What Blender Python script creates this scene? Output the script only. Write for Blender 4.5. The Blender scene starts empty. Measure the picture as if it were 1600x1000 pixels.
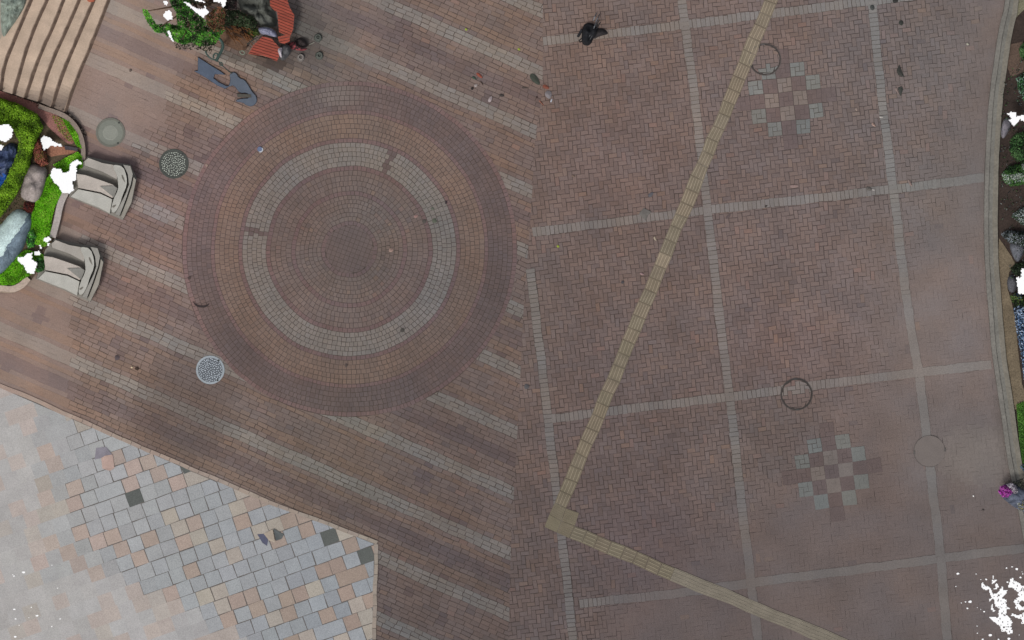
import bpy, bmesh, math, random
from mathutils import Vector, noise
random.seed(7)
SC = bpy.context.scene
COL = SC.collection
# ------------------------------------------------------------------ camera
H = 100.0                                   # height of the survey camera above the plaza
PX = 70.0                                   # photo pixels per metre on the ground
cam_d = bpy.data.cameras.new('camera'); cam = bpy.data.objects.new('camera', cam_d); COL.objects.link(cam)
cam.location = (0, 0, H); cam.rotation_euler = (0, 0, 0)
cam_d.sensor_width = 36; cam_d.lens = 36 * H / (1600 / PX)
cam_d.clip_start = 1; cam_d.clip_end = 1000
SC.camera = cam
# ------------------------------------------------------------------ world, sun, exposure
SUN_EL = math.radians(56); SUN_AZ = math.radians(212)      # compass azimuth: light from the lower left of the picture
w = bpy.data.worlds.new('World'); SC.world = w; w.use_nodes = True
nt = w.node_tree; nt.nodes.clear()
sky = nt.nodes.new('ShaderNodeTexSky'); sky.sky_type = 'NISHITA'; sky.sun_disc = False
sky.sun_elevation = SUN_EL; sky.sun_rotation = SUN_AZ; sky.air_density = 1.0; sky.dust_density = 4.0; sky.ozone_density = 0.6
bg = nt.nodes.new('ShaderNodeBackground'); bg.inputs[1].default_value = 0.11
hs = nt.nodes.new('ShaderNodeHueSaturation'); hs.inputs['Saturation'].default_value = 0.35
out = nt.nodes.new('ShaderNodeOutputWorld')
nt.links.new(sky.outputs[0], hs.inputs['Color']); nt.links.new(hs.outputs[0], bg.inputs[0]); nt.links.new(bg.outputs[0], out.inputs[0])
sl = bpy.data.lights.new('sun', 'SUN'); sl.energy = 1.5; sl.angle = math.radians(11); sl.color = (1, 0.98, 0.95)
so = bpy.data.objects.new('sun', sl); COL.objects.link(so)
sd = Vector((math.sin(SUN_AZ) * math.cos(SUN_EL), math.cos(SUN_AZ) * math.cos(SUN_EL), math.sin(SUN_EL)))
so.rotation_euler = sd.to_track_quat('Z', 'Y').to_euler(); so.location = sd * 30
SC.view_settings.view_transform = 'Standard'; SC.view_settings.look = 'None'
SC.view_settings.exposure = -0.05; SC.view_settings.gamma = 1.0
# ------------------------------------------------------------------ helpers
def lin(r, g=None, b=None):
    if g is None: r, g, b = r
    f = lambda c: (c / 255 / 12.92) if c <= 10 else ((c / 255 + 0.055) / 1.055) ** 2.4
    return (f(r), f(g), f(b))
def W(px, py, z=0.0):
    s = (H - z) / H
    return ((px - 800) / PX * s, (500 - py) / PX * s, z)
def n2(x, y, s=1.0, k=0.0):
    return noise.noise(Vector((x * s + 13.7 + k, y * s - 4.1, k * 3.3)))
def mul(c, f):
    return (c[0] * f, c[1] * f, c[2] * f)
def mulc(c, d): return (c[0] * d[0], c[1] * d[1], c[2] * d[2])
def mix(a, b, t): return tuple(a[i] * (1 - t) + b[i] * t for i in range(3))
def jit(c, a, h=0.0):
    f = 1 + random.uniform(-a, a)
    return (c[0] * f * (1 + random.uniform(-h, h)), c[1] * f, c[2] * f * (1 + random.uniform(-h, h)))
def inpoly(x, y, P):
    r = False; j = len(P) - 1
    for i in range(len(P)):
        xi, yi = P[i]; xj, yj = P[j]
        if (yi > y) != (yj > y) and x < (xj - xi) * (y - yi) / (yj - yi) + xi: r = not r
        j = i
    return r
def lerp_pl(pl, y, ax=1):           # polyline lookup: the other coordinate at y
    o = 1 - ax
    if y <= pl[0][ax]: a, b = pl[0], pl[1]
    elif y >= pl[-1][ax]: a, b = pl[-2], pl[-1]
    else:
        for a, b in zip(pl, pl[1:]):
            if a[ax] <= y <= b[ax]: break
    return a[o] + (b[o] - a[o]) * (y - a[ax]) / (b[ax] - a[ax])
def resample(pl, step, closed=False):
    pts = list(pl) + ([pl[0]] if closed else [])
    o = []
    for a, b in zip(pts, pts[1:]):
        L = math.dist(a, b); n = max(1, round(L / step))
        for i in range(n): o.append((a[0] + (b[0] - a[0]) * i / n, a[1] + (b[1] - a[1]) * i / n))
    if not closed: o.append(pts[-1])
    return o
def smooth(pl, it=2, closed=False):   # Chaikin
    for _ in range(it):
        o = []; n = len(pl)
        rng = range(n if closed else n - 1)
        if not closed: o.append(pl[0])
        for i in rng:
            a, b = pl[i], pl[(i + 1) % n]
            o.append((a[0] * .75 + b[0] * .25, a[1] * .75 + b[1] * .25)); o.append((a[0] * .25 + b[0] * .75, a[1] * .25 + b[1] * .75))
        if not closed: o.append(pl[-1])
        pl = o
    return pl
def clip_half(poly, a, b):            # keep the side left of a->b in pixel space (cross >= 0)
    o = []; n = len(poly)
    f = lambda p: (b[0] - a[0]) * (p[1] - a[1]) - (b[1] - a[1]) * (p[0] - a[0])
    for i in range(n):
        p, q = poly[i], poly[(i + 1) % n]; fp, fq = f(p), f(q)
        if fp >= 0: o.append(p)
        if fp * fq < 0:
            t = fp / (fp - fq); o.append((p[0] + (q[0] - p[0]) * t, p[1] + (q[1] - p[1]) * t))
    return o
MATS = {}
def mat(name, rgb=None, rough=0.85, grain=0.12, gscale=60, mott=0.08, mscale=2.0, bump=0.15, spec=0.3, metal=0.0, stretch=None):
    """procedural surface; rgb None = the object's own colour attribute (each brick, leaf or stone has its own colour)"""
    if name in MATS: return MATS[name]
    m = bpy.data.materials.new(name); m.use_nodes = True; t = m.node_tree; N = t.nodes; L = t.links
    bs = N['Principled BSDF']; bs.inputs['Roughness'].default_value = rough; bs.inputs['Metallic'].default_value = metal
    bs.inputs['Specular IOR Level'].default_value = spec
    tc = N.new('ShaderNodeTexCoord'); mp = N.new('ShaderNodeMapping')
    L.new(tc.outputs['Object'], mp.inputs[0])
    if stretch: mp.inputs['Scale'].default_value = stretch
    n1 = N.new('ShaderNodeTexNoise'); n1.inputs['Scale'].default_value = gscale; n1.inputs['Detail'].default_value = 4
    n3 = N.new('ShaderNodeTexNoise'); n3.inputs['Scale'].default_value = mscale; n3.inputs['Detail'].default_value = 5
    L.new(mp.outputs[0], n1.inputs['Vector']); L.new(mp.outputs[0], n3.inputs['Vector'])
    def rng(nd, a):
        r = N.new('ShaderNodeMapRange'); r.inputs['From Min'].default_value = .25; r.inputs['From Max'].default_value = .75
        r.inputs['To Min'].default_value = 1 - a; r.inputs['To Max'].default_value = 1 + a
        L.new(nd.outputs['Fac'], r.inputs['Value']); return r
    r1 = rng(n1, grain); r3 = rng(n3, mott)
    mm = N.new('ShaderNodeMath'); mm.operation = 'MULTIPLY'; L.new(r1.outputs[0], mm.inputs[0]); L.new(r3.outputs[0], mm.inputs[1])
    vm = N.new('ShaderNodeVectorMath'); vm.operation = 'SCALE'
    if rgb is None:
        at = N.new('ShaderNodeAttribute'); at.attribute_name = 'Col'; L.new(at.outputs['Color'], vm.inputs[0])
    else: vm.inputs[0].default_value = rgb
    L.new(mm.outputs[0], vm.inputs['Scale']); L.new(vm.outputs[0], bs.inputs['Base Color'])
    if bump:
        bp = N.new('ShaderNodeBump'); bp.inputs['Strength'].default_value = bump; bp.inputs['Distance'].default_value = 0.01
        L.new(n1.outputs['Fac'], bp.inputs['Height']); L.new(bp.outputs[0], bs.inputs['Normal'])
    MATS[name] = m
    return m
class MB:
    def __init__(s): s.v = []; s.f = []; s.c = []
    def face(s, pts, c=(.5, .5, .5)):
        i = len(s.v); s.v += pts; s.f.append(tuple(range(i, i + len(pts)))); s.c.append(c)
    def slab(s, poly, z0, z1, c=(.5, .5, .5), sides=True, inset=0.0, cs=None):
        """prism over a pixel polygon; inset (px) draws the top in for a slanted edge"""
        area = sum(poly[i][0] * poly[(i + 1) % len(poly)][1] - poly[(i + 1) % len(poly)][0] * poly[i][1] for i in range(len(poly)))
        if area > 0: poly = poly[::-1]                       # counter-clockwise in world space
        top = poly
        if inset: top = offset(poly, inset)
        i = len(s.v); n = len(poly)
        s.v += [W(x, y, z1) for x, y in top]; s.f.append(tuple(range(i, i + n))); s.c.append(c)
        if sides:
            s.v += [W(x, y, z0) for x, y in poly]
            for k in range(n):
                s.f.append((i + n + k, i + n + (k + 1) % n, i + (k + 1) % n, i + k)); s.c.append(cs or c)
    def tube(s, pts, r, c=(.5, .5, .5), n=8):
        """tube along world points"""
        P = [Vector(p) for p in pts]; base = len(s.v)
        for k, p in enumerate(P):
            d = (P[min(k + 1, len(P) - 1)] - P[max(k - 1, 0)]).normalized()
            a = d.orthogonal().normalized() if abs(d.z) > .9 else Vector((0, 0, 1)).cross(d).normalized()
            b = d.cross(a); rr = r[k] if isinstance(r, (list, tuple)) else r
            for q in range(n):
                t = 2 * math.pi * q / n; s.v.append(tuple(p + a * math.cos(t) * rr + b * math.sin(t) * rr))
        for k in range(len(P) - 1):
            for q in range(n):
                s.f.append((base + k * n + q, base + k * n + (q + 1) % n, base + (k + 1) * n + (q + 1) % n, base + (k + 1) * n + q)); s.c.append(c)
        s.f.append(tuple(base + q for q in range(n))[::-1]); s.c.append(c)
        s.f.append(tuple(base + (len(P) - 1) * n + q for q in range(n))); s.c.append(c)
    def build(s, name, material, parent=None, smoothf=False):
        me = bpy.data.meshes.new(name); me.from_pydata(s.v, [], s.f)
        at = me.color_attributes.new('Col', 'FLOAT_COLOR', 'CORNER')
        buf = []
        for f, c in zip(s.f, s.c): buf += [c[0], c[1], c[2], 1.0] * len(f)
        at.data.foreach_set('color', buf)
        if smoothf: me.polygons.foreach_set('use_smooth', [True] * len(me.polygons))
        me.materials.append(material); me.validate(); me.update()
        o = bpy.data.objects.new(name, me); COL.objects.link(o)
        if parent is not None: o.parent = parent; o.matrix_parent_inverse = parent.matrix_world.inverted()
        return o
def offset(poly, d):
    n = len(poly); o = []
    cx = sum(p[0] for p in poly) / n; cy = sum(p[1] for p in poly) / n
    for k in range(n):
        a, b, c = poly[k - 1], poly[k], poly[(k + 1) % n]
        def nrm(p, q):
            L = math.dist(p, q) or 1; return (-(q[1] - p[1]) / L, (q[0] - p[0]) / L)
        m, q = nrm(a, b), nrm(b, c); x, y = m[0] + q[0], m[1] + q[1]; L = math.hypot(x, y) or 1
        x, y = x / L * d, y / L * d
        area = sum(poly[i][0] * poly[(i + 1) % n][1] - poly[(i + 1) % n][0] * poly[i][1] for i in range(n))
        s = 1 if area > 0 else -1
        o.append((b[0] + s * x, b[1] + s * y))
    return o
def tag(o, label=None, cat=None, group=None, kind=None):
    if label: o['label'] = label
    if cat: o['category'] = cat
    if group: o['group'] = group
    if kind: o['kind'] = kind
    return o
def empty(name, px, py, label, cat, group=None, z=0.0):
    o = bpy.data.objects.new(name, None); COL.objects.link(o); o.location = W(px, py, z)
    o.empty_display_size = .2
    bpy.context.view_layer.update()
    return tag(o, label, cat, group)
def copy_tree(o, dx, dy, parent=None):
    c = o.copy(); COL.objects.link(c)
    if parent is not None: c.parent = parent; c.matrix_parent_inverse = o.matrix_parent_inverse
    else: c.location = (o.location.x + dx / PX, o.location.y - dy / PX, o.location.z)
    for ch in o.children: copy_tree(ch, 0, 0, c)
    return c
M_BRICK = mat('fired_clay_paver', None, .9, .14, 45, .10, 1.3, .25)
M_JOINT = mat('joint_sand', None, .95, .25, 50, .2, 2, .3)
M_STONE = mat('cut_stone', None, .9, .14, 45, .13, 4, .3, spec=.15)
M_GRAN = mat('granite_slab', None, .85, .24, 60, .07, 3, .2, spec=.2)
M_LEAF = mat('leaf', None, .7, .08, 30, .1, 3, 0, spec=.25)
M_SOIL = mat('soil', None, .95, .35, 30, .2, 4, .5)
M_WHITE = mat('white_surface', (1.0, 1.0, 1.0), .9, .0, 10, 0, 1, 0, spec=.1)
M_METAL = mat('cast_iron', None, .6, .15, 60, .1, 4, .2, spec=.5)
M_CLOTH = mat('cloth', None, .9, .12, 50, .12, 6, .2)
# ------------------------------------------------------------------ colour fields of the paving (paver tones with uneven exposure and shade painted in)
CP = [(200,130,146,126,116),(150,40,148,130,120),(60,560,142,122,112),(20,500,138,118,108),(180,430,136,114,104),(240,330,132,110,104),(330,160,134,112,100),
 (300,250,128,108,102),(200,640,128,110,101),(300,680,118,103,95),(420,520,112,97,91),(480,80,112,102,96),(620,60,120,103,96),(760,80,122,106,98),(700,160,120,103,96),
 (560,380,108,97,91),(650,450,106,93,89),(450,330,114,98,92),(540,700,110,97,89),(700,700,104,91,86),(720,900,100,88,84),(640,950,100,88,84),(790,500,108,94,88),
 (860,120,118,100,92),(950,250,118,100,94),(1000,420,112,96,90),(930,560,106,92,88),(950,700,104,90,86),(850,950,99,87,84),(1000,850,98,85,84),(1180,60,120,104,98),
 (1200,250,116,102,98),(1250,450,116,101,96),(1230,520,118,100,95),(1200,700,106,94,90),(1350,130,118,106,102),(1480,100,114,104,100),(1500,300,114,105,101),
 (1480,500,120,109,105),(1480,700,112,102,98),(1350,800,106,95,92),(1300,930,102,92,89),(1500,880,105,95,92),(1100,960,98,88,86)]  # brightness drift across the plaza is uneven exposure painted into these colours
CPL = [(x, y, lin(r, g, b)) for x, y, r, g, b in CP]
_cache = {}
def basecol(x, y):
    k = (int(x // 10), int(y // 10))
    if k in _cache: return _cache[k]
    sw = 0; r = [0, 0, 0]
    for cx, cy, c in CPL:
        d2 = (x - cx) ** 2 + (y - cy) ** 2 + 900; ww = 1 / d2 ** 1.6
        sw += ww
        for i in range(3): r[i] += c[i] * ww
    _cache[k] = tuple(v / sw for v in r)
    return _cache[k]
# worn, sand-filled areas where the joints no longer show
WORN_L = [(-300,-300),(330,-300),(320,60),(309,80),(309,110),(278,112),(274,145),(260,147),(260,197),(230,197),(230,222),(207,222),(207,262),(180,290),(120,330),(141,330),(141,356),(112,380),(112,1400),(-300,1400)]
WORN_R = [(1537,-200),(1537,130),(1527,200),(1500,270),(1476,345),(1453,360),(1440,400),(1410,490),(1395,555),(1385,600),(1360,640),(1335,700),(1300,760),(1225,790),(1165,850),(1090,880),(1058,885),(1058,910),(980,960),(965,1200),(2000,1200),(2000,-200)]
def worn(x, y):
    if inpoly(x, y, WORN_L): return 1.0
    if x > 940:
        if inpoly(x, y, WORN_R): return 1.0
        # softening towards that edge
        for d, v in ((25, .75), (60, .5), (110, .25)):
            if inpoly(x + d, y + d * .7, WORN_R): return v
    if 480 < x < 600 and y < 110 : return .55
    return 0.0
SHADE_HAZE = [(1535, 712, 84, 50, .55, (124,118,113)), (530, 150, 38, 20, .55, (128,118,112)), (500, 60, 60, 40, .35, (95,88,84)), (1570,640,18,90,.45,(92,86,82)), (285, 640, 85, 95, .5, (88,76,73)),
          (460, 85, 50, 26, .5, (80, 70, 66)), (425, 98, 34, 16, .75, (52, 44, 42)), (372, 88, 26, 12, .6, (62, 56, 52)), (480, 40, 30, 50, .5, (82, 76, 72)), (110, 350, 20, 6, .3, (70,64,60)),(1220,690,40,14,.3,(96,82,80)), (215,385,14,40,.3,(112,95,95)), (226,243,8,10,.5,(100,92,90)),(150,110,25,60,.15,(170,140,128))]  # tone patches mixed into pavers: shadow along the kerb, soft shade, pale haze
def paver(x, y, kind, a=.10, hue=.05):
    a *= .75; hue *= .55
    b = basecol(x, y); wn = worn(x, y)
    c = b
    if kind == 'grey': c = mix(mulc(b, (1.19, 1.42, 1.45)), b, .4 * wn)
    elif kind == 'pink': c = mulc(b, (.97, .87, .94))
    elif kind == 'dark': c = mulc(b, (.82, .82, .88))
    elif kind == 'orange': c = mulc(b, (1.07, 1.01, .92))
    elif kind == 'slate': c = mulc(b, (1.02, 1.36, 1.40))
    elif kind == 'pale': c = mulc(b, (1.16, 1.24, 1.20))
    elif kind == 'brown': c = mulc(b, (.82, .80, .83))
    # a few bricks of a redder, yellower or greyer firing, coming in drifts
    q = n2(x, y, .012, 2) + n2(x, y, .045, 5) * .6
    k = (1 - wn * .85)
    c = mul(c, 1 + q * .10 * (1 - wn * .3))
    h = n2(x, y, .02, 9) * .07 + random.uniform(-hue, hue) * k
    c = (c[0] * (1 + h), c[1], c[2] * (1 - h))
    c = mul(c, 1 + random.uniform(-a, a) * k)
    if kind == 'brick' and random.random() < .06 * k: c = mulc(c, random.choice(((1.13, 1.06, .97), (1.12, 1.03, 1.0), (1.08, 1.06, 1.0), (.86, .88, .92))))
    lm = .3 * c[0] + .6 * c[1] + .1 * c[2]; c = mulc(mix(c, (lm, lm, lm), .05), (1.0, .985, .985))
    for sx, sy, rx, ry, t, sc in SHADE_HAZE:
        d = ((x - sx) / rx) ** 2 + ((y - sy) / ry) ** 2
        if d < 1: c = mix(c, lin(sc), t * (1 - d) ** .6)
    return c
def warp(x, y, a=1.3):
    return (x + a * n2(x, y, .03, 21) + .5 * n2(x, y, .11, 31), y + a * n2(x, y, .03, 41) + .5 * n2(x, y, .11, 51))
def gap_at(x, y, g=.42):
    wn = worn(x, y)
    return g * (1 - wn) if wn < 1 else -0.02
# ------------------------------------------------------------------ the ground
JT = .45
b = MB(); b.face([(-150, -150, -.012), (150, -150, -.012), (150, 150, -.012), (-150, 150, -.012)])
tag(b.build('ground', mat('plaza_ground', lin(108, 97, 92), .92, .2, 25, .12, 1.2, .2)), kind='structure')
b = MB()
for i in range(-16, 85):
    for j in range(-13, 63): b.slab([(i * 20, j * 20), (i * 20 + 20, j * 20), (i * 20 + 20, j * 20 + 20), (i * 20, j * 20 + 20)], -.01, 0.0, mul(basecol(i * 20 + 10, j * 20 + 10), JT), sides=False)
tag(b.build('ground_bedding', M_JOINT), kind='structure')
SEAM = [(850, -260), (848, 0), (848, 150), (836, 210), (832, 300), (825, 390), (818, 480), (813, 590), (808, 680), (803, 770), (798, 860), (796, 940), (795, 1260)]
KERB_L = [(1592, -260), (1572, 0), (1560, 45), (1552, 100), (1545, 150), (1540, 220), (1537, 300), (1537, 400), (1545, 500), (1550, 560), (1560, 620), (1569, 690), (1578, 745), (1600, 840), (1660, 1260)]
ZB = .006
def put_brick(b, cx, cy, hw, hh, th, col, g, z0=0.0, z1=ZB, seam=None, jt=.35, clipf=None):
    ct, st = math.cos(th), math.sin(th); hw -= g; hh -= g
    P = []
    for sx, sy in ((-1, -1), (1, -1), (1, 1), (-1, 1)):
        j = jt if g > 0 else 0
        x = sx * hw + random.uniform(-j, j); y = sy * hh + random.uniform(-j, j)
        P.append(warp(cx + x * ct - y * st, cy + x * st + y * ct))
    if seam is not None:
        xs = [p[0] for p in P]; sxm = lerp_pl(SEAM, cy)
        if min(xs) < sxm + 14 and max(xs) > sxm - 14:
            a = (lerp_pl(SEAM, cy - 20), cy - 20); c = (lerp_pl(SEAM, cy + 20), cy + 20)
            P = clip_half(P, a, c) if seam == 'left' else clip_half(P, c, a)
            if len(P) < 3: return
    if clipf: 
        P = clipf(P)
        if len(P) < 3: return
    b.slab(P, z0, z1, col)
# --- striped running-bond field (left half)
TH = math.radians(23.8); cT, sT = math.cos(TH), math.sin(TH)
GRAN = [(-320, 458), (0, 600), (113, 649), (190, 684), (310, 735), (420, 782), (590, 846), (588, 930), (582, 1260), (-320, 1260)]
b = MB(); pitch = 88.35 / 13; V0 = -325.7 - 88.35 * 8
r = 0
v = V0
CC = (546, 389.5); CR = 262
while v < 1350:
    k = r % 13; kind = 'grey' if k in (0, 1, 12) else 'brick'
    band = (r // 13) % 2
    if kind == 'brick' and k in (5, 6, 7): kind = 'dark' if band else 'brick'
    if kind == 'brick' and k in (3, 9, 10): kind = 'orange' if (r // 13) % 3 else 'brick'
    u = -600 + random.uniform(0, 14); 
    while u < 1500:
        L = random.uniform(12.5, 16.5)
        um = u + L / 2; x = um * cT - v * sT; y = um * sT + v * cT; u += L
        if not (-315 < x < 870 and -255 < y < 1255): continue
        sxm = lerp_pl(SEAM, y)
        if x > sxm + 12 or math.dist((x, y), CC) < CR - 12 or inpoly(x + 9, y, GRAN) and inpoly(x, y - 9, GRAN): continue
        kk = kind
        if kk == 'brick' and n2(x, y, .03, 61) > .45: kk = 'dark'
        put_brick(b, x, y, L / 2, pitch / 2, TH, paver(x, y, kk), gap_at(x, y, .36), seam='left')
    v += pitch; r += 1
tag(b.build('striped_brick_paving', M_BRICK), kind='structure')
# --- herringbone field (right half), with the pale grid lines laid into it
HB = math.radians(-6.7); ch, sh = math.cos(HB), math.sin(HB); uw = 6.75
HL = [[(848, 65), (1040, 42), (1310, 8), (1700, -40)], [(832, 363), (1105, 328), (1300, 307), (1545, 277), (1700, 258)],
      [(862, 654), (1000, 637), (1140, 620), (1290, 600), (1435, 582), (1556, 569), (1700, 552)], [(905, 943), (1050, 928), (1180, 910), (1470, 873), (1600, 856), (1700, 842)], [(850, -228), (1700, -330)]]
VL = [[(1030, -260), (1065, 0), (1085, 150), (1105, 325), (1125, 500), (1140, 620), (1160, 800), (1185, 1000), (1218, 1260)],
      [(1330, -260), (1362, 0), (1381, 180), (1400, 330), (1418, 480), (1437, 590), (1455, 750), (1470, 870), (1480, 1000), (1510, 1260)],
      [(828, 420), (838, 500), (855, 640), (868, 760), (885, 900), (895, 1000), (930, 1260)]]
b = MB()
N = 150
for i in range(-20, 150):
    for j in range(-60, 230):
        d = (i - j) % 4
        if d == 0: cx, cy, hw, hh = i + 1, j + .5, 1.0, .5
        elif d == 3: cx, cy, hw, hh = i + .5, j + 1, .5, 1.0
        else: continue
        X, Y = (cx - 20) * uw, (cy - 40) * uw
        x = 800 + X * ch - Y * sh; y = 0 + X * sh + Y * ch
        if not (780 < x < 1690 and -255 < y < 1255): continue
        if x < lerp_pl(SEAM, y) - 12 or x > lerp_pl(KERB_L, y) + 10: continue
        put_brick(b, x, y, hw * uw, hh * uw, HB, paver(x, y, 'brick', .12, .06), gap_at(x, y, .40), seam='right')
tag(b.build('herringbone_brick_paving', M_BRICK), kind='structure')
def band(b, pl, seg=6.9, half=7.0, z=(.0065, .0115)):
    pts = resample(pl, seg)
    for p, q in zip(pts, pts[1:]):
        mx, my = (p[0] + q[0]) / 2, (p[1] + q[1]) / 2
        if my < -255 or my > 1255 or mx > lerp_pl(KERB_L, my): continue
        th = math.atan2(q[1] - p[1], q[0] - p[0]); L = math.dist(p, q)
        put_brick(b, mx, my, L / 2, half + random.uniform(-.4, .4), th, paver(mx, my, 'grey', .09, .03), gap_at(mx, my, .36), z[0], z[1], jt=.25)
bj = MB()
for pl in HL + VL:
    pts = [p for p in resample(pl, 20) if p[0] < lerp_pl(KERB_L, p[1])]
    for p, q in zip(pts, pts[1:]):
        th = math.atan2(q[1] - p[1], q[0] - p[0]); nx, ny = -math.sin(th) * 7, math.cos(th) * 7
        bj.slab([warp(p[0] + nx, p[1] + ny), warp(q[0] + nx, q[1] + ny), warp(q[0] - nx, q[1] - ny), warp(p[0] - nx, p[1] - ny)], .0, .0085, mul(basecol(*p), JT), sides=False)
tag(bj.build('grid_line_bedding', M_JOINT), kind='structure')
b = MB()
for pl in HL: band(b, pl, z=(.0086, .0125))
tag(b.build('grid_line_paving', M_BRICK), kind='structure')
b = MB()
for pl in VL: band(b, pl, z=(.0126, .0155))
tag(b.build('cross_line_paving', M_BRICK), kind='structure')
# --- checker emblems
for cx, cy, ex, ey in ((1228, 155, (22.4, -2.3), (2.5, 22.3)), (1300, 737, (22.0, -3.0), (2.6, 22.0))):
    b = MB(); bj = MB()
    T = {}
    for i, j in ((0, -1), (-1, 0), (1, 0), (0, 1)): T[i, j] = 'pale'
    for i in (-1, 1):
        for j in (-2, 2): T[i, j] = 'slate'; T[j, i] = 'slate'
    for p in ((0, 0), (1, -1), (-1, -1), (1, 1), (-1, 1), (0, -2), (0, 2), (-2, 0), (2, 0), (0, -3), (0, 3), (-3, 0), (3, 0)): T[p] = 'brown'
    th = math.atan2(ex[1], ex[0])
    for (i, j), k in T.items():
        x = cx + i * ex[0] + j * ey[0]; y = cy + i * ex[1] + j * ey[1]
        w_ = worn(x, y); s = 11.1
        q = [(x + a * ex[0] / 2 + c * ey[0] / 2, y + a * ex[1] / 2 + c * ey[1] / 2) for a, c in ((-1, -1), (1, -1), (1, 1), (-1, 1))]
        bj.slab([warp(*p) for p in q], 0, .0090, mul(basecol(x, y), JT), sides=False)
        u = s * 2 / 3
        for (px, py, hw, hh) in ((-u / 2, -u, u, u / 2), (u, -u / 2, u / 2, u), (u / 2, u, u, u / 2), (-u, u / 2, u / 2, u), (0, 0, u / 2, u / 2)):
            ct, st = math.cos(th), math.sin(th)
            g = .35 if w_ < .6 else (-.01 if w_ == 1 else .15)
            if k == 'brown': g = min(g, .2)
            put_brick(b, x + px * ct - py * st, y + px * st + py * ct, hw, hh, th, paver(x, y, k, .07, .03), g, .0091, .0130, jt=.15)
    tag(bj.build('emblem_bedding', M_JOINT), kind='structure')
    tag(b.build('emblem_paving', M_BRICK), kind='structure')
# --- the big paved circle
bj = MB()
for t in range(90):
    for q in range(12):
        u0, u1, v0, v1 = t * math.pi / 45, (t + 1) * math.pi / 45, CR * q / 12, CR * (q + 1) / 12
        P = [(CC[0] + v0 * math.cos(u0), CC[1] + v0 * math.sin(u0)), (CC[0] + v1 * math.cos(u0), CC[1] + v1 * math.sin(u0)), (CC[0] + v1 * math.cos(u1), CC[1] + v1 * math.sin(u1)), (CC[0] + v0 * math.cos(u1), CC[1] + v0 * math.sin(u1))]
        if q == 0: P = P[1:]
        bj.slab(P, 0, .0095, mul(basecol(*P[-1]), JT), sides=(q == 11))
tag(bj.build('circle_bedding', M_JOINT), kind='structure')
b = MB(); b1 = .0135
def ringkind(r, a):
    if r < 44: return 'pink'
    if 84 < r < 91: return 'dark' if False else 'pink'
    if 122 < r < 130: return 'pink'
    if r < 130: return 'brick'
    if r < 167:
        for sx, sy in ((60, -134), (-149, -28)):
            d = abs(math.atan2(sy, sx) - a)
            if d * r < 4.8: return 'dark'
        return 'grey'
    if r < 174: return 'pink'
    if r < 211: return 'orange'
    if r < 217: return 'pink'
    if r < 255: return 'dark'
    return 'pink'
edges = [37.5, 44]
def fill(a, z, n):
    for i in range(1, n + 1): edges.append(a + (z - a) * i / n)
fill(44, 84, 6); fill(84, 91, 1); fill(91, 123, 4); fill(123, 130, 1); fill(130, 167, 5); fill(167, 173.5, 1); fill(173.5, 211, 5); fill(211, 217, 1); fill(217, 255, 5); fill(255, 262, 1)
for r0, r1 in zip(edges, edges[1:]):
    rm = (r0 + r1) / 2; n = int(2 * math.pi * rm / 7.0); a0 = random.uniform(0, 1)
    if rm < 84: n = int(2 * math.pi * rm / 6.6)
    t = 0; cuts = [0]
    for i in range(n): cuts.append(cuts[-1] + random.uniform(.8, 1.2))
    for c0, c1 in zip(cuts, cuts[1:]):
        t0 = 2 * math.pi * c0 / cuts[-1] + a0; t1 = 2 * math.pi * c1 / cuts[-1] + a0; tm = (t0 + t1) / 2
        tn = math.atan2(math.sin(tm), math.cos(tm)); g = .36
        x, y = CC[0] + rm * math.cos(tm), CC[1] + rm * math.sin(tm)
        wob = lambda rr, tt: rr + 1.6 * noise.noise(Vector((math.cos(tt) * 3, math.sin(tt) * 3, rr * .006)))
        P = []
        for rr, tt in ((r0 + g, t0 + g / rm), (r0 + g, t1 - g / rm), (r1 - g, t1 - g / rm), (r1 - g, t0 + g / rm)):
            R_ = wob(rr, tt); P.append(warp(CC[0] + R_ * math.cos(tt) + random.uniform(-.22, .22), CC[1] + R_ * math.sin(tt) + random.uniform(-.22, .22), .6))
        kd = ringkind(rm, tn); cc = paver(x, y, kd, .09, .04)
        if kd == 'dark' and tn > 1.2 or kd == 'dark' and -1.2 < tn < .5: cc = mul(cc, .93)
        b.slab(P, .0096, b1, cc)
for i in range(-7, 8):
    for j in range(-7, 8):
        x0, y0 = i * 7.1, j * 7.1
        if math.hypot(x0, y0) > 41: continue
        th = math.radians(20); x = CC[0] + 2 + x0 * math.cos(th) - y0 * math.sin(th); y = CC[1] + x0 * math.sin(th) + y0 * math.cos(th)
        P = []
        for sx, sy in ((-1, -1), (1, -1), (1, 1), (-1, 1)):
            X, Y = x0 + sx * 3.27, y0 + sy * 3.27; R_ = math.hypot(X, Y)
            if R_ > 37.6: X, Y = X * 37.6 / R_, Y * 37.6 / R_
            P.append((CC[0] + X * math.cos(th) - Y * math.sin(th), CC[1] + X * math.sin(th) + Y * math.cos(th)))
        b.slab(P, .0096, b1, mulc(paver(x, y, 'dark', .04, .02), (1.08, 1.03, 1.0)))
tag(b.build('circle_paving', M_BRICK), kind='structure')
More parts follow.
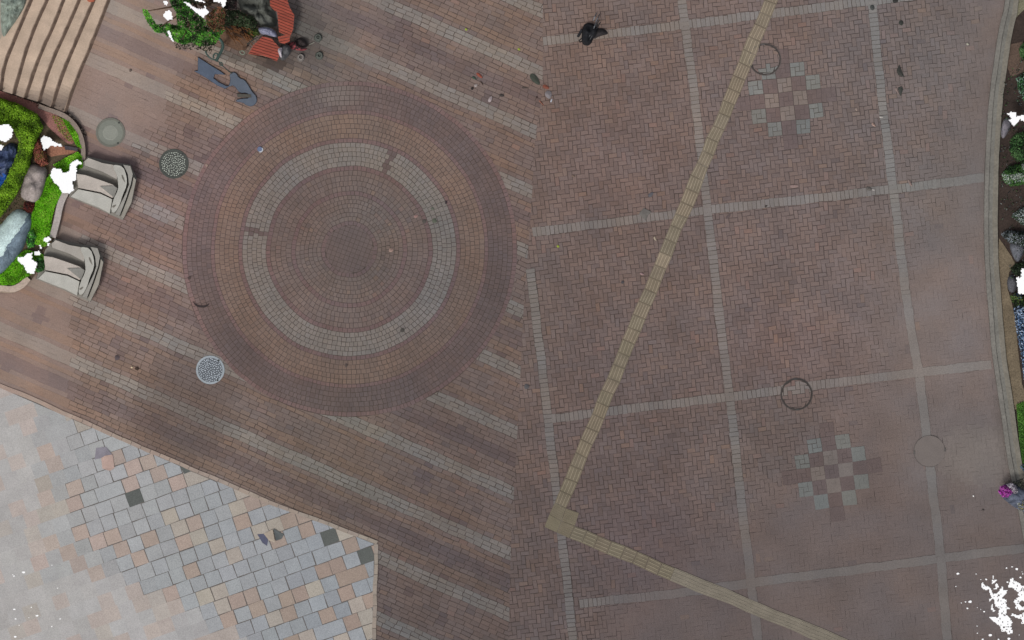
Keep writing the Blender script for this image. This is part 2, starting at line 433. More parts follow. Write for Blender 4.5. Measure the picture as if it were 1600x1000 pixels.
# --- pale granite setts (lower left) with their border
bj = MB(); bj.slab(GRAN, 0, .014); tag(bj.build('granite_bedding', mat('granite_joint', lin(105, 100, 96), .95, .2, 40, .1, 2, .2)), kind='structure')
b = MB(); th = math.radians(-19.5); ct, st = math.cos(th), math.sin(th)
DARKT = [(208, 780), (521, 845), (579, 868)]
EDGE = offset(GRAN, 6)
def clip_edge(P):
    for a, c in (((-320, 458), (0, 600)), ((0, 600), (113, 649)), ((113, 649), (310, 735)), ((310, 735), (590, 846))):
        a = (a[0], a[1] + 6); c = (c[0], c[1] + 6)
        mx = sum(p[0] for p in P) / len(P)
        if len(P) > 2 and a[0] - 20 <= mx <= c[0] + 20: P = clip_half(P, a, c)
        if len(P) < 3: return P
    a, c = (585, 840), (583, 930)
    P = clip_half(P, a, c)
    return P
def put_sett(x, y, hw, hh, col, g):
    P = []
    for sx, sy in ((-1, -1), (1, -1), (1, 1), (-1, 1)):
        X = sx * (hw - g) + random.uniform(-.6, .6) * (g > 0); Y = sy * (hh - g) + random.uniform(-.6, .6) * (g > 0)
        P.append((x + X * ct - Y * st, y + X * st + Y * ct))
    P = clip_edge(P)
    if len(P) > 2: b.slab(P, .0141, .022, col)
row = 0; v = -300
WG = [(-400, 0), (112, 0), (112, 800), (128, 845), (165, 870), (190, 905), (250, 925), (290, 945), (330, 985), (400, 1010), (420, 1300), (-400, 1300)]
while v < 900:
    u = -500 + random.uniform(0, 24)
    while u < 900:
        L = random.uniform(22.5, 25.5) * (2 if random.random() < .04 else 1)
        um = u + L / 2; x = 100 + um * ct - v * st; y = 700 + um * st + v * ct; u += L
        if not inpoly(x, y, GRAN) and not inpoly(x - 12, y + 14, GRAN): continue
        if x > 605 or x < -318 or y > 1258: continue
        q = random.random(); bt = max(0, min(1, (x - 60) / 450))
        if any(abs(x - dx) < 12 and abs(y - dy) < 10.5 for dx, dy in DARKT): col = lin(92, 95, 92)
        elif q < .22: col = jit(mix(lin(172, 157, 148), lin(154, 138, 127), bt), .07, .02)
        elif q < .34: col = jit(lin(166, 158, 148), .07, .02)
        else: col = jit(mix(lin(164, 164, 163), lin(146, 150, 154), bt), .08, .015)
        g = .45
        if inpoly(x, y, WG):
            col = mix(col, lin(174, 169, 165), .12); g = .0
            if y > 900 or x < 60: col = mix(col, lin(182, 176, 172), .35)
            col = mul(col, 1 + .12 * n2(x, y, .012, 3))
        elif inpoly(x - 25, y + 15, WG): g = .3
        put_sett(x, y, L / 2, 11.4, col, g)
    v += 22.8; row += 1
b.slab([(280.5, 727.5), (304, 734.5), (288, 740.5)], .0221, .0235, lin(92, 95, 92))
tag(b.build('granite_paving', M_GRAN), kind='structure')
b = MB()
for pl, in (([(-320, 460), (0, 602), (113, 651), (190, 686), (310, 737), (420, 784), (590, 848)],), ([(588, 850), (586, 930), (580, 1260)],)):
    pts = resample(pl, 17)
    for p, q in zip(pts, pts[1:]):
        th_ = math.atan2(q[1] - p[1], q[0] - p[0]); mx, my = (p[0] + q[0]) / 2, (p[1] + q[1]) / 2
        gg = .35 if mx > 113 else 0
        put_brick(b, mx, my, math.dist(p, q) / 2, 3.4, th_, jit(mix(lin(164, 144, 132), lin(148, 138, 128), max(0, min(1, mx / 590))), .06, .02), gg, .0, .026, jt=.25)
tag(b.build('border_paving', M_STONE), kind='structure')
# --- tactile guide path
ea = (-.385 * 21.3, .923 * 21.3); ep = (.923 * 21.3, .385 * 21.3)
b = MB(); ANG_A = math.atan2(ea[1], ea[0]); ANG_B = math.atan2(ep[1], ep[0])
def tile(b, x, y, th_, plain, ribs, col, blurred=False):
    g = 0 if blurred else .28
    cth, sth = math.cos(th_), math.sin(th_)
    def R(X, Y): return warp(x + X * cth - Y * sth, y + X * sth + Y * cth, 2.4)
    h = 10.65 - g
    b.slab([R(-h, -h), R(h, -h), R(h, h), R(-h, h)], 0, .020, col)
    if plain == 'dots':
        for i in range(6):
            for j in range(6):
                X, Y = -8.4 + i * 3.36, -8.4 + j * 3.36
                b.slab([R(X + .9 * math.cos(k * 1.047), Y + .9 * math.sin(k * 1.047)) for k in range(6)], .0201, .025, mul(col, 1.08), inset=.3)
    else:
        for i in range(ribs):
            Y = -h + (i + .5) * 2 * h / ribs
            c = mul(col, 1.55 if not blurred else 1.1)
            wd = .85
            b.slab([R(-h + .8, Y - wd), R(h - .8, Y - wd), R(h - .8, Y + wd), R(-h + .8, Y + wd)], .0201, .0265, c, inset=.35, cs=mul(col, .8))
yc = lin(138, 124, 98)
for k in range(1, 55):
    x, y = 872 - ea[0] * k, 799 - ea[1] * k
    if y < -255: break
    base = mix(lin(116, 107, 92), lin(128, 117, 101), max(0, min(1, 1 - y / 800)))
    c = jit(base, .05, .02)
    if k in (20, 21) and k == 20: c = lin(136, 124, 107)
    tile(b, x, y, ANG_A, None, 4 if k % 9 < 6 else 5, c)
for (x, y) in ((872, 799), (872 + ep[0], 799 + ep[1]), (872 + ea[0], 799 + ea[1]), (872 + ea[0] + ep[0], 799 + ea[1] + ep[1])):
    tile(b, x, y, ANG_A, 'dots', 0, jit(lin(114, 106, 90), .05, .02))
for k in range(2, 45):
    x, y = 872 + ea[0] + ep[0] * k, 799 + ea[1] + ep[1] * k
    if y > 1250: break
    tile(b, x, y, ANG_B, None, 4, jit(lin(114, 106, 91), .05, .02) if x < 1058 else lin(124, 117, 105), blurred=x > 1058)
tag(b.build('tactile_path', M_STONE), kind='structure')
# --- right kerb
def strip(b, pl, offs, zs, cols, step=12, wob=0):
    pts = resample(smooth(pl, 2), step); rows = []
    for k, p in enumerate(pts):
        q0, q1 = pts[max(0, k - 1)], pts[min(len(pts) - 1, k + 1)]
        L = math.dist(q0, q1); nx, ny = -(q1[1] - q0[1]) / L, (q1[0] - q0[0]) / L
        rows.append([W(p[0] - nx * (o + wob * n2(p[0], p[1], .05, o)), p[1] - ny * (o + wob * n2(p[0], p[1], .05, o)), z) for o, z in zip(offs, zs)])
    for r0, r1 in zip(rows, rows[1:]):
        for i in range(len(offs) - 1): b.face([r0[i], r1[i], r1[i + 1], r0[i + 1]], cols[i])
b = MB(); strip(b, KERB_L, [0, .8, 7.5, 8.3, 14, 22, 23], [0, .10, .115, .095, .12, .12, -.01], [lin(102,96,90), lin(116,113,107), lin(104,101,96), lin(112,110,104), lin(120,115,105), lin(96,88,78)], wob=.7)
tag(b.build('kerb', mat('kerb_concrete', None, .9, .2, 22, .16, 2.5, .3)), kind='structure')
# --- planting beds, lawns
b = MB(); BEDR = [(lerp_pl(KERB_L, y) + 21, y) for y in range(-260, 1261, 40)] + [(2100, 1260), (2100, -260)]
b.slab(BEDR, -.01, .06, lin(58, 48, 43)); tag(b.build('planting_bed_soil', M_SOIL), kind='structure')
b = MB(); DRY = [(1561, 372), (1570, 385), (1580, 400), (1586, 412), (1577, 425), (1574, 450), (1580, 470), (1587, 500), (1590, 540), (1597, 600), (1612, 640), (1586, 640), (1576, 590), (1568, 540), (1562, 480), (1559, 420)]
b.slab(DRY, .05, .075, lin(112, 100, 82)); b.slab([(1575, 40), (1605, 10), (1605, -60), (1588, -60), (1588,0)], .05, .075, lin(116, 112, 92))
b.slab([(1572,100),(1575,70),(1598,65),(1605,110),(1580,120)], .05,.07,lin(92,76,66))
tag(b.build('bare_earth', M_SOIL), kind='structure')
BEDL = [(-320, 60), (0, 148), (30, 158), (60, 168), (88, 180), (108, 182), (124, 200), (132, 225), (132, 262), (118, 280), (106, 305), (92, 322), (86, 345), (84, 372), (72, 395), (60, 420), (50, 436), (30, 450), (0, 452), (-320, 440)]
b = MB(); b.slab(BEDL, -.01, .08, lin(86, 74, 58)); tag(b.build('garden_soil', M_SOIL), kind='structure')
b = MB(); b.slab(smooth([(-40, 128), (0, 142), (30, 152), (70, 166), (88, 180), (110, 192), (119, 215), (112, 228), (95, 217), (74, 197), (62, 180), (30, 164), (0, 153), (-40, 140)], 2, True), .07, .10, lin(150, 106, 98))
b.slab(smooth([(72, 227), (100, 229), (122, 232), (120, 240), (95, 242), (75, 246)], 1, True), .07, .10, lin(148, 104, 84))
b.slab([(100, 227), (122, 231), (121, 236), (102, 234)], .09, .12, lin(70, 66, 70))
tag(b.build('red_earth', M_SOIL), kind='structure')
b = MB()
strip(b, [(60, 166), (88, 176), (106, 184), (122, 203), (130, 228), (129, 250)], [-4, -3, 4, 5], [0, .16, .16, .05], [lin(100,90,84), lin(136,122,112), lin(110,100,90)], wob=.5)
tag(b.build('garden_kerb', mat('old_concrete', None, .9, .2, 25, .2, 3, .3)), kind='structure')
b = MB(); strip(b, [(103, 300), (94, 318), (89, 345), (82, 371)], [-6, -5, 5, 6], [0, .17, .17, .05], [lin(140,130,124), lin(172,163,158), lin(140,130,124)])
strip(b, [(-60, 452), (0, 450), (18, 453), (32, 447), (44, 434)], [-6, -5, 5, 6], [.05, .15, .15, .0], [lin(150,135,120), lin(178,160,146), lin(150,135,120)], wob=1)
tag(b.build('pale_kerb', MATS['old_concrete']), kind='structure')
def scatter(poly, n, seed=1):
    rnd = random.Random(seed); xs = [p[0] for p in poly]; ys = [p[1] for p in poly]; o = []
    while len(o) < n:
        x, y = rnd.uniform(min(xs), max(xs)), rnd.uniform(min(ys), max(ys))
        if inpoly(x, y, poly): o.append((x, y))
    return o
def leaf(b, x, y, z, s, c, up=.6):
    p = Vector(W(x, y, z)); nrm = Vector((random.gauss(0, 1), random.gauss(0, 1), abs(random.gauss(0, 1)) + up)).normalized()
    a = nrm.orthogonal().normalized(); a.rotate(__import__('mathutils').Quaternion(nrm, random.uniform(0, 6.28))); d = nrm.cross(a)
    s = s / PX * random.uniform(.6, 1.3)
    b.face([tuple(p - a * s), tuple(p - d * s * .45), tuple(p + a * s), tuple(p + d * s * .45)], c)
def leafy(b, poly, n, z0, z1, s, cols, seed=1, clump=.06, domed=True):
    for x, y in scatter(poly, n, seed):
        e = 1.0
        if domed:
            dmin = min(segd((x, y), poly[i - 1], poly[i]) for i in range(len(poly))); e = min(1, dmin / 7) ** .5
        t = .5 + .5 * n2(x, y, clump, seed) * 1.6
        z = z0 + (z1 - z0) * e * (.55 + .35 * t) * random.uniform(.65, 1.0)
        cc = cols[min(len(cols) - 1, max(0, int((t + random.uniform(-.28, .28)) * len(cols))))]
        leaf(b, x, y, z, s, jit(lin(cc), .2, .08))
def segd(p, a, c):
    L2 = (c[0] - a[0]) ** 2 + (c[1] - a[1]) ** 2 or 1; t = max(0, min(1, ((p[0] - a[0]) * (c[0] - a[0]) + (p[1] - a[1]) * (c[1] - a[1])) / L2))
    return math.dist(p, (a[0] + t * (c[0] - a[0]), a[1] + t * (c[1] - a[1])))
def mound(b, poly, h, z0, c, nz=.15, rings=9, seed=0, pw=.5, step=4, cvar=.06, spec=None):
    """closed rounded body over a star-shaped pixel polygon"""
    P = resample(smooth(poly, 2, True), step, True); n = len(P); cx = sum(p[0] for p in P) / n; cy = sum(p[1] for p in P) / n; vs = []
    for k in range(rings + 1):
        f = 1 - k / rings; ht = (1 - f ** 3) ** pw if k else 0
        for (x, y) in P:
            X, Y = cx + (x - cx) * f, cy + (y - cy) * f
            vs.append(W(X, Y, z0 + h * ht * (1 + nz * n2(X, Y, .09, seed) * 2) + h * nz * .4 * n2(X, Y, .35, seed + 3) * (k > 0)))
    i0 = len(b.v); b.v += vs
    for k in range(rings):
        for i in range(n):
            j = (i + 1) % n; A = i0 + k * n + i; B = i0 + k * n + j
            x, y = P[i]; cc = c if not callable(c) else c(cx + (x - cx) * (1 - k / rings), cy + (y - cy) * (1 - k / rings))
            b.f.append((A, A + n, B + n, B)); b.c.append(jit(cc, cvar))
LIME = [(70, 96, 16), (96, 136, 24), (120, 168, 32), (138, 184, 44)]
# lawns: nobody could count the blades
b = MB()
LAWN1 = [(84, 258), (100, 248), (122, 237), (129, 245), (129, 262), (112, 268), (96, 270)]
LAWN2 = [(58, 300), (70, 282), (82, 268), (92, 280), (98, 300), (86, 322), (80, 345), (80, 372), (70, 386), (50, 380), (44, 362), (50, 335), (56, 318)]
LAWN3 = [(-30, 425), (2, 428), (20, 405), (40, 390), (62, 395), (72, 400), (60, 420), (42, 433), (20, 446), (-30, 445)]
LAWN4 = [(98, 186), (110, 190), (121, 210), (128, 232), (120, 228), (108, 205)]
for k, (pl, n) in enumerate(((LAWN1, 2600), (LAWN2, 6500), (LAWN3, 3600), (LAWN4, 1500))):
    bb = b; c0 = lin(84, 130, 22)
    b.slab(pl, .07, .11, c0)
    leafy(b, pl, n, .11, .19, 1.5, [(74, 120, 18), (92, 160, 14), (106, 182, 20), (128, 180, 50)], seed=20 + k, domed=False)
for x, y in scatter([(80, 180), (98, 184), (112, 205), (118, 222), (108, 222), (92, 205)], 500, 5):
    leaf(b, x, y, .13, 1.3, jit(lin(random.choice([(150, 120, 70), (120, 140, 50), (170, 110, 90), (96, 140, 40)])), .2))
tag(b.build('lawn_grass', M_LEAF), 'bright lime green grass in the garden corner beside the stone benches', 'grass', kind='stuff')
b = MB(); GR = [(1588, 632), (1620, 620), (1640, 740), (1604, 742), (1596, 716), (1592, 680)]
b.slab(GR, .055, .09, lin(62, 96, 36)); leafy(b, GR, 3500, .09, .17, 1.5, [(50, 86, 28), (68, 110, 38), (84, 128, 46)], seed=31, domed=False)
tag(b.build('verge_grass', M_LEAF), 'mid green grass behind the right kerb', 'grass', kind='stuff')
# ------------------------------------------------------------------ hedge, shrubs
def shrub(name, poly, n, h, s, cols, label, cat, group=None, seed=1, core=(30, 46, 14), z0=.08, stems=2, clump=.06, matl=None):
    cx = sum(p[0] for p in poly) / len(poly); cy = sum(p[1] for p in poly) / len(poly)
    e = empty(name, cx, cy, label, cat, group, z=z0)
    b = MB(); mound(b, offset(poly, 2.0), h * .55, z0, lin(core), .3, seed=seed); leafy(b, poly, n, z0, z0 + h, s, cols, seed, clump); b.build('foliage', M_LEAF, e)
    b = MB(); rr = random.Random(seed)
    for k in range(stems):
        x, y = cx + rr.uniform(-5, 5), cy + rr.uniform(-5, 5)
        b = MB(); b.tube([W(x, y, z0 - .02), W(x + rr.uniform(-3, 3), y + rr.uniform(-3, 3), z0 + h * .4), W(x + rr.uniform(-6, 6), y + rr.uniform(-6, 6), z0 + h * .75)], [.014, .011, .006], lin(80, 62, 48), 6)
        b.build('stem', mat('bark', None, .9, .3, 30, .2, 5, .4), e)
    return e
e = empty('hedge', 35, 200, 'bright lime green clipped hedge curving down the left edge of the photo', 'hedge', z=.08)
b = MB(); HG = [(-60, 150), (0, 153), (28, 162), (58, 178), (68, 198), (58, 218), (50, 240), (46, 262), (30, 296), (14, 322), (0, 340), (-60, 380), (-60, 330), (0, 296), (14, 268), (26, 240), (30, 222), (22, 205), (0, 194), (-60, 190)]
def hc(x, y): return lin(56, 78, 16)
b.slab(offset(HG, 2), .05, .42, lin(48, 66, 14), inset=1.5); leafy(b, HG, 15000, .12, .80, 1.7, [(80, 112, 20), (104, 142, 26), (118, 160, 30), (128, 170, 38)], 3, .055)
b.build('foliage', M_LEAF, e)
for x, y in ((10, 175), (45, 190), (50, 215), (40, 245), (28, 275), (12, 305)):
    b = MB(); b.tube([W(x, y, .05), W(x + 1, y + 1, .3), W(x + 3, y - 2, .5)], [.02, .015, .008], lin(80, 62, 48), 6)
    b.build('stem', mat('bark', None, .9, .3, 30, .2, 5, .4), e)
shrub('shrub', [(52, 222), (58, 216), (68, 222), (72, 240), (76, 256), (64, 262), (54, 250), (51, 235)], 1500, .45, 1.7, [(80, 44, 34), (120, 66, 52), (150, 88, 74), (110, 96, 50)], 'reddish brown leafy shrub right of the lime hedge', 'shrub', seed=11, core=(50, 30, 24))
shrub('shrub', [(38, 316), (46, 312), (54, 318), (52, 330), (44, 333), (36, 326)], 600, .3, 1.4, [(60, 26, 22), (90, 38, 32), (112, 52, 44)], 'small dark red shrub at the foot of the grey boulder', 'shrub', seed=12, core=(40, 20, 18))
shrub('shrub', [(40, 360), (52, 358), (58, 370), (54, 385), (44, 388), (40, 374)], 700, .3, 1.6, [(40, 90, 40), (60, 130, 50), (96, 168, 60), (160, 190, 150)], 'small dark green shrub between the pale blue stone and the grass strip', 'shrub', seed=13, core=(30, 60, 24))
shrub('shrub', [(56, 402), (64, 400), (72, 412), (68, 424), (58, 426), (54, 414)], 700, .3, 1.6, [(44, 86, 44), (64, 120, 56), (90, 150, 60)], 'dark green tuft beside the lower stone bench', 'shrub', seed=14, core=(30, 60, 24))
GB = [(18, 32, 18), (30, 54, 28), (48, 84, 40), (72, 104, 60)]
gl = 'shrubs in the planting bed on the right edge'
R_SH = [([(1592, 75), (1600, 66), (1625, 70), (1625, 100), (1602, 98), (1594, 88)], 900, GB, 'green leafy shrub topmost in the right planting bed'),
 ([(1588, 122), (1600, 114), (1630, 118), (1630, 160), (1600, 158), (1592, 142)], 900, [(30, 58, 30), (52, 96, 50), (90, 120, 100), (130, 150, 140)], 'blue green shrub above the upper white patch at the right edge'),
 ([(1576, 222), (1588, 208), (1605, 205), (1635, 215), (1630, 250), (1600, 256), (1586, 250), (1578, 238)], 1800, GB, 'dense green shrub just below the upper white patch at the right edge'),
 ([(1565, 272), (1576, 258), (1600, 256), (1630, 262), (1630, 290), (1600, 288), (1580, 292), (1568, 284)], 1700, [(24, 48, 22), (44, 80, 34), (70, 110, 52), (150, 160, 150)], 'broad green shrub touching the right kerb'),
 ([(1580, 338), (1590, 328), (1605, 322), (1630, 330), (1625, 352), (1598, 352)], 900, [(60, 76, 60), (100, 112, 104), (150, 158, 156), (40, 60, 38)], 'grey green shrub with pale blossom left of nothing but the photo edge'),
 ([(1564, 366), (1574, 360), (1592, 360), (1625, 366), (1620, 380), (1596, 386), (1576, 378)], 1000, [(30, 34, 32), (70, 76, 76), (118, 124, 128), (44, 58, 40)], 'dark shrub with grey white specks above the bare earth'),
 ([(1578, 420), (1588, 412), (1602, 408), (1625, 415), (1622, 428), (1600, 432), (1586, 430)], 700, [(18, 26, 16), (34, 48, 28), (60, 74, 50)], 'dark green shrub above the lower white patch on the right'),
 ([(1578, 462), (1586, 458), (1600, 462), (1625, 460), (1625, 482), (1600, 484), (1586, 482)], 700, [(24, 36, 20), (60, 84, 36), (96, 108, 60), (60, 80, 110)], 'small dark green shrub under the lower white patch on the right')]
R_SH[4] = (R_SH[4][0], R_SH[4][1], R_SH[4][2], 'grey green shrub with pale blossom below the broad green shrub')
for k, (pl, n, cl, lb) in enumerate(R_SH): shrub('shrub', pl, n, .45, 1.8, cl, lb, 'shrub', gl, seed=40 + k, core=(24, 32, 18), z0=.06)
e = empty('flowering_bush', 1600, 540, 'long bush of tiny blue and white flowers behind the right kerb', 'bush', z=.06)
BL = [(1584, 482), (1592, 476), (1620, 478), (1625, 600), (1602, 602), (1598, 575), (1594, 545), (1588, 515)]
b = MB(); b.slab(offset(BL, 2), .05, .3, lin(22, 28, 40)); b.build('core', M_LEAF, e)
b = MB(); leafy(b, BL, 3600, .1, .55, 1.6, [(30, 40, 60), (60, 84, 116), (106, 134, 168), (170, 186, 206)], 51, .5); b.build('foliage', M_LEAF, e)
shrub('flowering_bush', [(1592, 728), (1600, 722), (1620, 724), (1620, 742), (1600, 738)], 250, .3, 1.5, [(40, 56, 80), (70, 96, 120), (110, 130, 150)], 'small blue grey bush in the grass above the flower tub', 'bush', seed=52, z0=.06)
bpy.data.objects['flowering_bush.001'].location.y += 0
b = MB()
for x, y in scatter([(1565, 130), (1590, 95), (1640, 60), (1640, 480), (1588, 470), (1572, 420), (1592, 395), (1566, 370), (1562, 250)], 2600, 91):
    if n2(x, y, .09, 5) < -.05: continue
    leaf(b, x, y, random.uniform(.07, .22), 1.7, jit(lin(random.choice([(24, 32, 20), (34, 52, 30), (60, 66, 60), (96, 100, 98), (48, 38, 32), (30, 40, 44), (52, 84, 40)])), .25))
for x, y in scatter([(-40, 195), (30, 205), (52, 245), (40, 300), (52, 320), (30, 340), (-40, 420)], 1300, 92):
    leaf(b, x, y, random.uniform(.09, .18), 1.6, jit(lin(random.choice([(30, 44, 16), (44, 66, 20), (64, 88, 26), (50, 42, 30)])), .25))
tag(b.build('ground_cover', M_LEAF), 'dark leafy ground cover between the shrubs of the planting beds', 'ground cover', kind='stuff')
# ------------------------------------------------------------------ rocks
def rock(poly, h, c, label, seed=0, z0=.06, name='boulder', nz=.15, cat='boulder'):
    b = MB(); mound(b, poly, h, z0, c, nz, seed=seed, cvar=.08, pw=.6)
    o = b.build(name, mat('rough_stone', None, .95, .30, 35, .25, 6, .6, spec=.1), smoothf=True); return tag(o, label, cat)
rock([(42, 258), (56, 254), (76, 262), (72, 285), (64, 312), (52, 319), (34, 312), (31, 300), (36, 275)], .38, lin(152, 142, 138), 'rounded pinkish grey boulder between the lime hedge and the grass', 1)
def cas(x, y):
    t = (x - 22) * .75 + (y - 365) * .45
    return lin(196, 216, 214) if t < 2 + 5 * n2(x, y, .2) else mix(lin(126, 142, 152), lin(96, 110, 124), .5 + .5 * n2(x, y, .3, 4))
rock([(-30, 380), (0, 352), (18, 330), (30, 325), (50, 333), (52, 350), (44, 372), (34, 394), (18, 414), (0, 432), (-30, 440)], .40, cas, 'smooth pale blue white stone below the lime hedge at the left edge', 2, nz=.08)
rock([(1566, 188), (1574, 182), (1582, 190), (1576, 206), (1568, 218), (1563, 212)], .16, lin(120, 116, 122), 'small pale lilac stone by the right kerb above the dense green shrub', 3)
rock([(1576, 380), (1590, 376), (1602, 384), (1598, 400), (1590, 412), (1582, 400)], .14, lin(96, 98, 104), 'flat bluish grey stone on the bare earth by the right kerb', 4)
rock([(1574, 432), (1584, 428), (1590, 440), (1588, 456), (1578, 458), (1573, 446)], .15, lin(86, 86, 90), 'grey stone left of the lower white patch on the right', 5)
b = MB(); mound(b, [(-40, 232), (0, 236), (14, 222), (28, 226), (30, 238), (22, 262), (14, 280), (0, 296), (-40, 310)], .22, .1, lambda x, y: lin(36, 84, 160) if y > 272 + 6 * n2(x, y, .1) else mix(lin(58, 70, 104), lin(70, 82, 110), .5 + n2(x, y, .15)), .5, seed=9, cvar=.12)
tag(b.build('tarpaulin', mat('tarpaulin_sheet', None, .5, .12, 40, .2, 7, .3, spec=.4)), 'crumpled dark blue tarpaulin behind the hedge at the left edge', 'tarpaulin')
# ------------------------------------------------------------------ steps
E = [[(197, -60), (173, 0), (150, 60), (128, 112), (113, 150), (105, 177)], [(173, -60), (150, 0), (124, 60), (102, 112), (90, 148), (84, 168)],
     [(150, -60), (127, 0), (108, 44), (84, 96), (69, 140), (64, 160)], [(126, -60), (102, 0), (88, 38), (66, 84), (48, 136), (42, 154)],
     [(102, -60), (77, 0), (58, 40), (42, 84), (30, 128), (24, 148)], [(76, -60), (52, 0), (40, 28), (20, 76), (9, 104), (4, 142)], [(50, -60), (28, 0), (14, 30), (-6, 76), (-20, 104), (-26, 134)]]
st = empty('stone_steps', 90, 90, 'wide flight of weathered beige stone steps in the top left corner', 'steps')
for k in range(6):
    z = .12 * (k + 1); a = resample(smooth(E[k], 2), 5); c = resample(smooth(E[k + 1], 2), 5)
    n = 44
    def at(pl, t):
        i = t * (len(pl) - 1); j = int(min(i, len(pl) - 2)); f = i - j; return (pl[j][0] * (1 - f) + pl[j + 1][0] * f, pl[j][1] * (1 - f) + pl[j + 1][1] * f)
    b = MB()
    for i in range(n):
        p0, p1, q0, q1 = at(a, i / n), at(a, (i + 1) / n), at(c, i / n), at(c, (i + 1) / n)
        wz = lambda p: .6 * n2(p[0], p[1], .12, 70 + k)
        dx = 5.2 * (.9 + .2 * n2(p0[0], p0[1], .08, 9)); dx1 = 5.2 * (.9 + .2 * n2(p1[0], p1[1], .08, 9))
        tc = mix(lin(178, 158, 140), lin(192, 170, 150), .5 + n2(p0[0], p0[1], .05, k)); 
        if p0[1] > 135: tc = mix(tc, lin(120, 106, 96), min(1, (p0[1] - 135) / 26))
        b.face([W(p0[0], p0[1], z - .12), W(p1[0], p1[1], z - .12), W(p1[0] - dx1, p1[1] - dx1 * .3, z - .012), W(p0[0] - dx, p0[1] - dx * .3, z - .012)], jit(lin(122, 103, 90), .2))  # slanted riser in darker brown paints in the shadow band below each step
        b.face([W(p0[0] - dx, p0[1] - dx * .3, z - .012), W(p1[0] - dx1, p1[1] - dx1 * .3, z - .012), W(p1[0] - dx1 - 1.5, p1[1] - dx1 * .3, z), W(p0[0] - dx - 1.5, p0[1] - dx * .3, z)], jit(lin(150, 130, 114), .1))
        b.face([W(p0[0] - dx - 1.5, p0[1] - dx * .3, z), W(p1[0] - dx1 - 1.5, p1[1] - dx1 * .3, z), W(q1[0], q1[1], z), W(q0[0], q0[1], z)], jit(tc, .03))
    p0, p1 = a[-1], c[-1]
    b.face([W(p0[0], p0[1], z), W(p1[0], p1[1], z), W(p1[0], p1[1], 0), W(p0[0], p0[1], 0)], lin(120, 104, 90))
    b.build('step', mat('weathered_sandstone', None, .9, .12, 35, .14, 3, .3), st)
b = MB(); e6 = resample(smooth(E[6], 2), 6)
b.slab([(p[0], p[1]) for p in e6] + [(-320, 60), (-320, -60)], 0, .73, lin(160, 148, 136)); b.build('landing', MATS['weathered_sandstone'], st)
# pebbly dark edge under the steps
b = MB(); PE = [(-10, 118), (8, 122), (26, 134), (50, 146), (72, 152), (96, 166), (112, 180), (124, 192), (136, 212), (130, 214), (118, 194), (104, 184), (80, 176), (50, 162), (20, 150), (-10, 140)]
for x, y in scatter(PE, 900, 8):
    leaf(b, x, y, random.uniform(.03, .14), 1.3, jit(lin(random.choice([(44, 38, 34), (60, 52, 48), (96, 84, 78), (30, 28, 24), (130, 118, 108)])), .2), up=2)
b.slab(PE, .0, .035, lin(84, 72, 66)); tag(b.build('gravel', M_STONE), 'dark pebbles and leaf litter along the foot of the steps', 'gravel', kind='stuff')
b = MB(); mound(b, [(2, -30), (44, -34), (42, 4), (30, 26), (14, 48), (4, 62), (0, 30)], .22, .72, lambda x, y: mix(lin(150, 162, 150), lin(120, 128, 118), .5 + n2(x, y, .2) * 1.2), .3, seed=4, cvar=.14)
tag(b.build('mossy_boulder', M_STONE), 'pale grey green mossy rock on top of the steps in the corner', 'boulder')
b = MB(); mound(b, [(133, -8), (150, -8), (149, 2), (143, 4), (136, 2)], .1, .24, lin(168, 96, 74), .3, seed=4); tag(b.build('terracotta_pot', M_STONE), 'small orange terracotta lump on the steps at the top edge', 'pot')
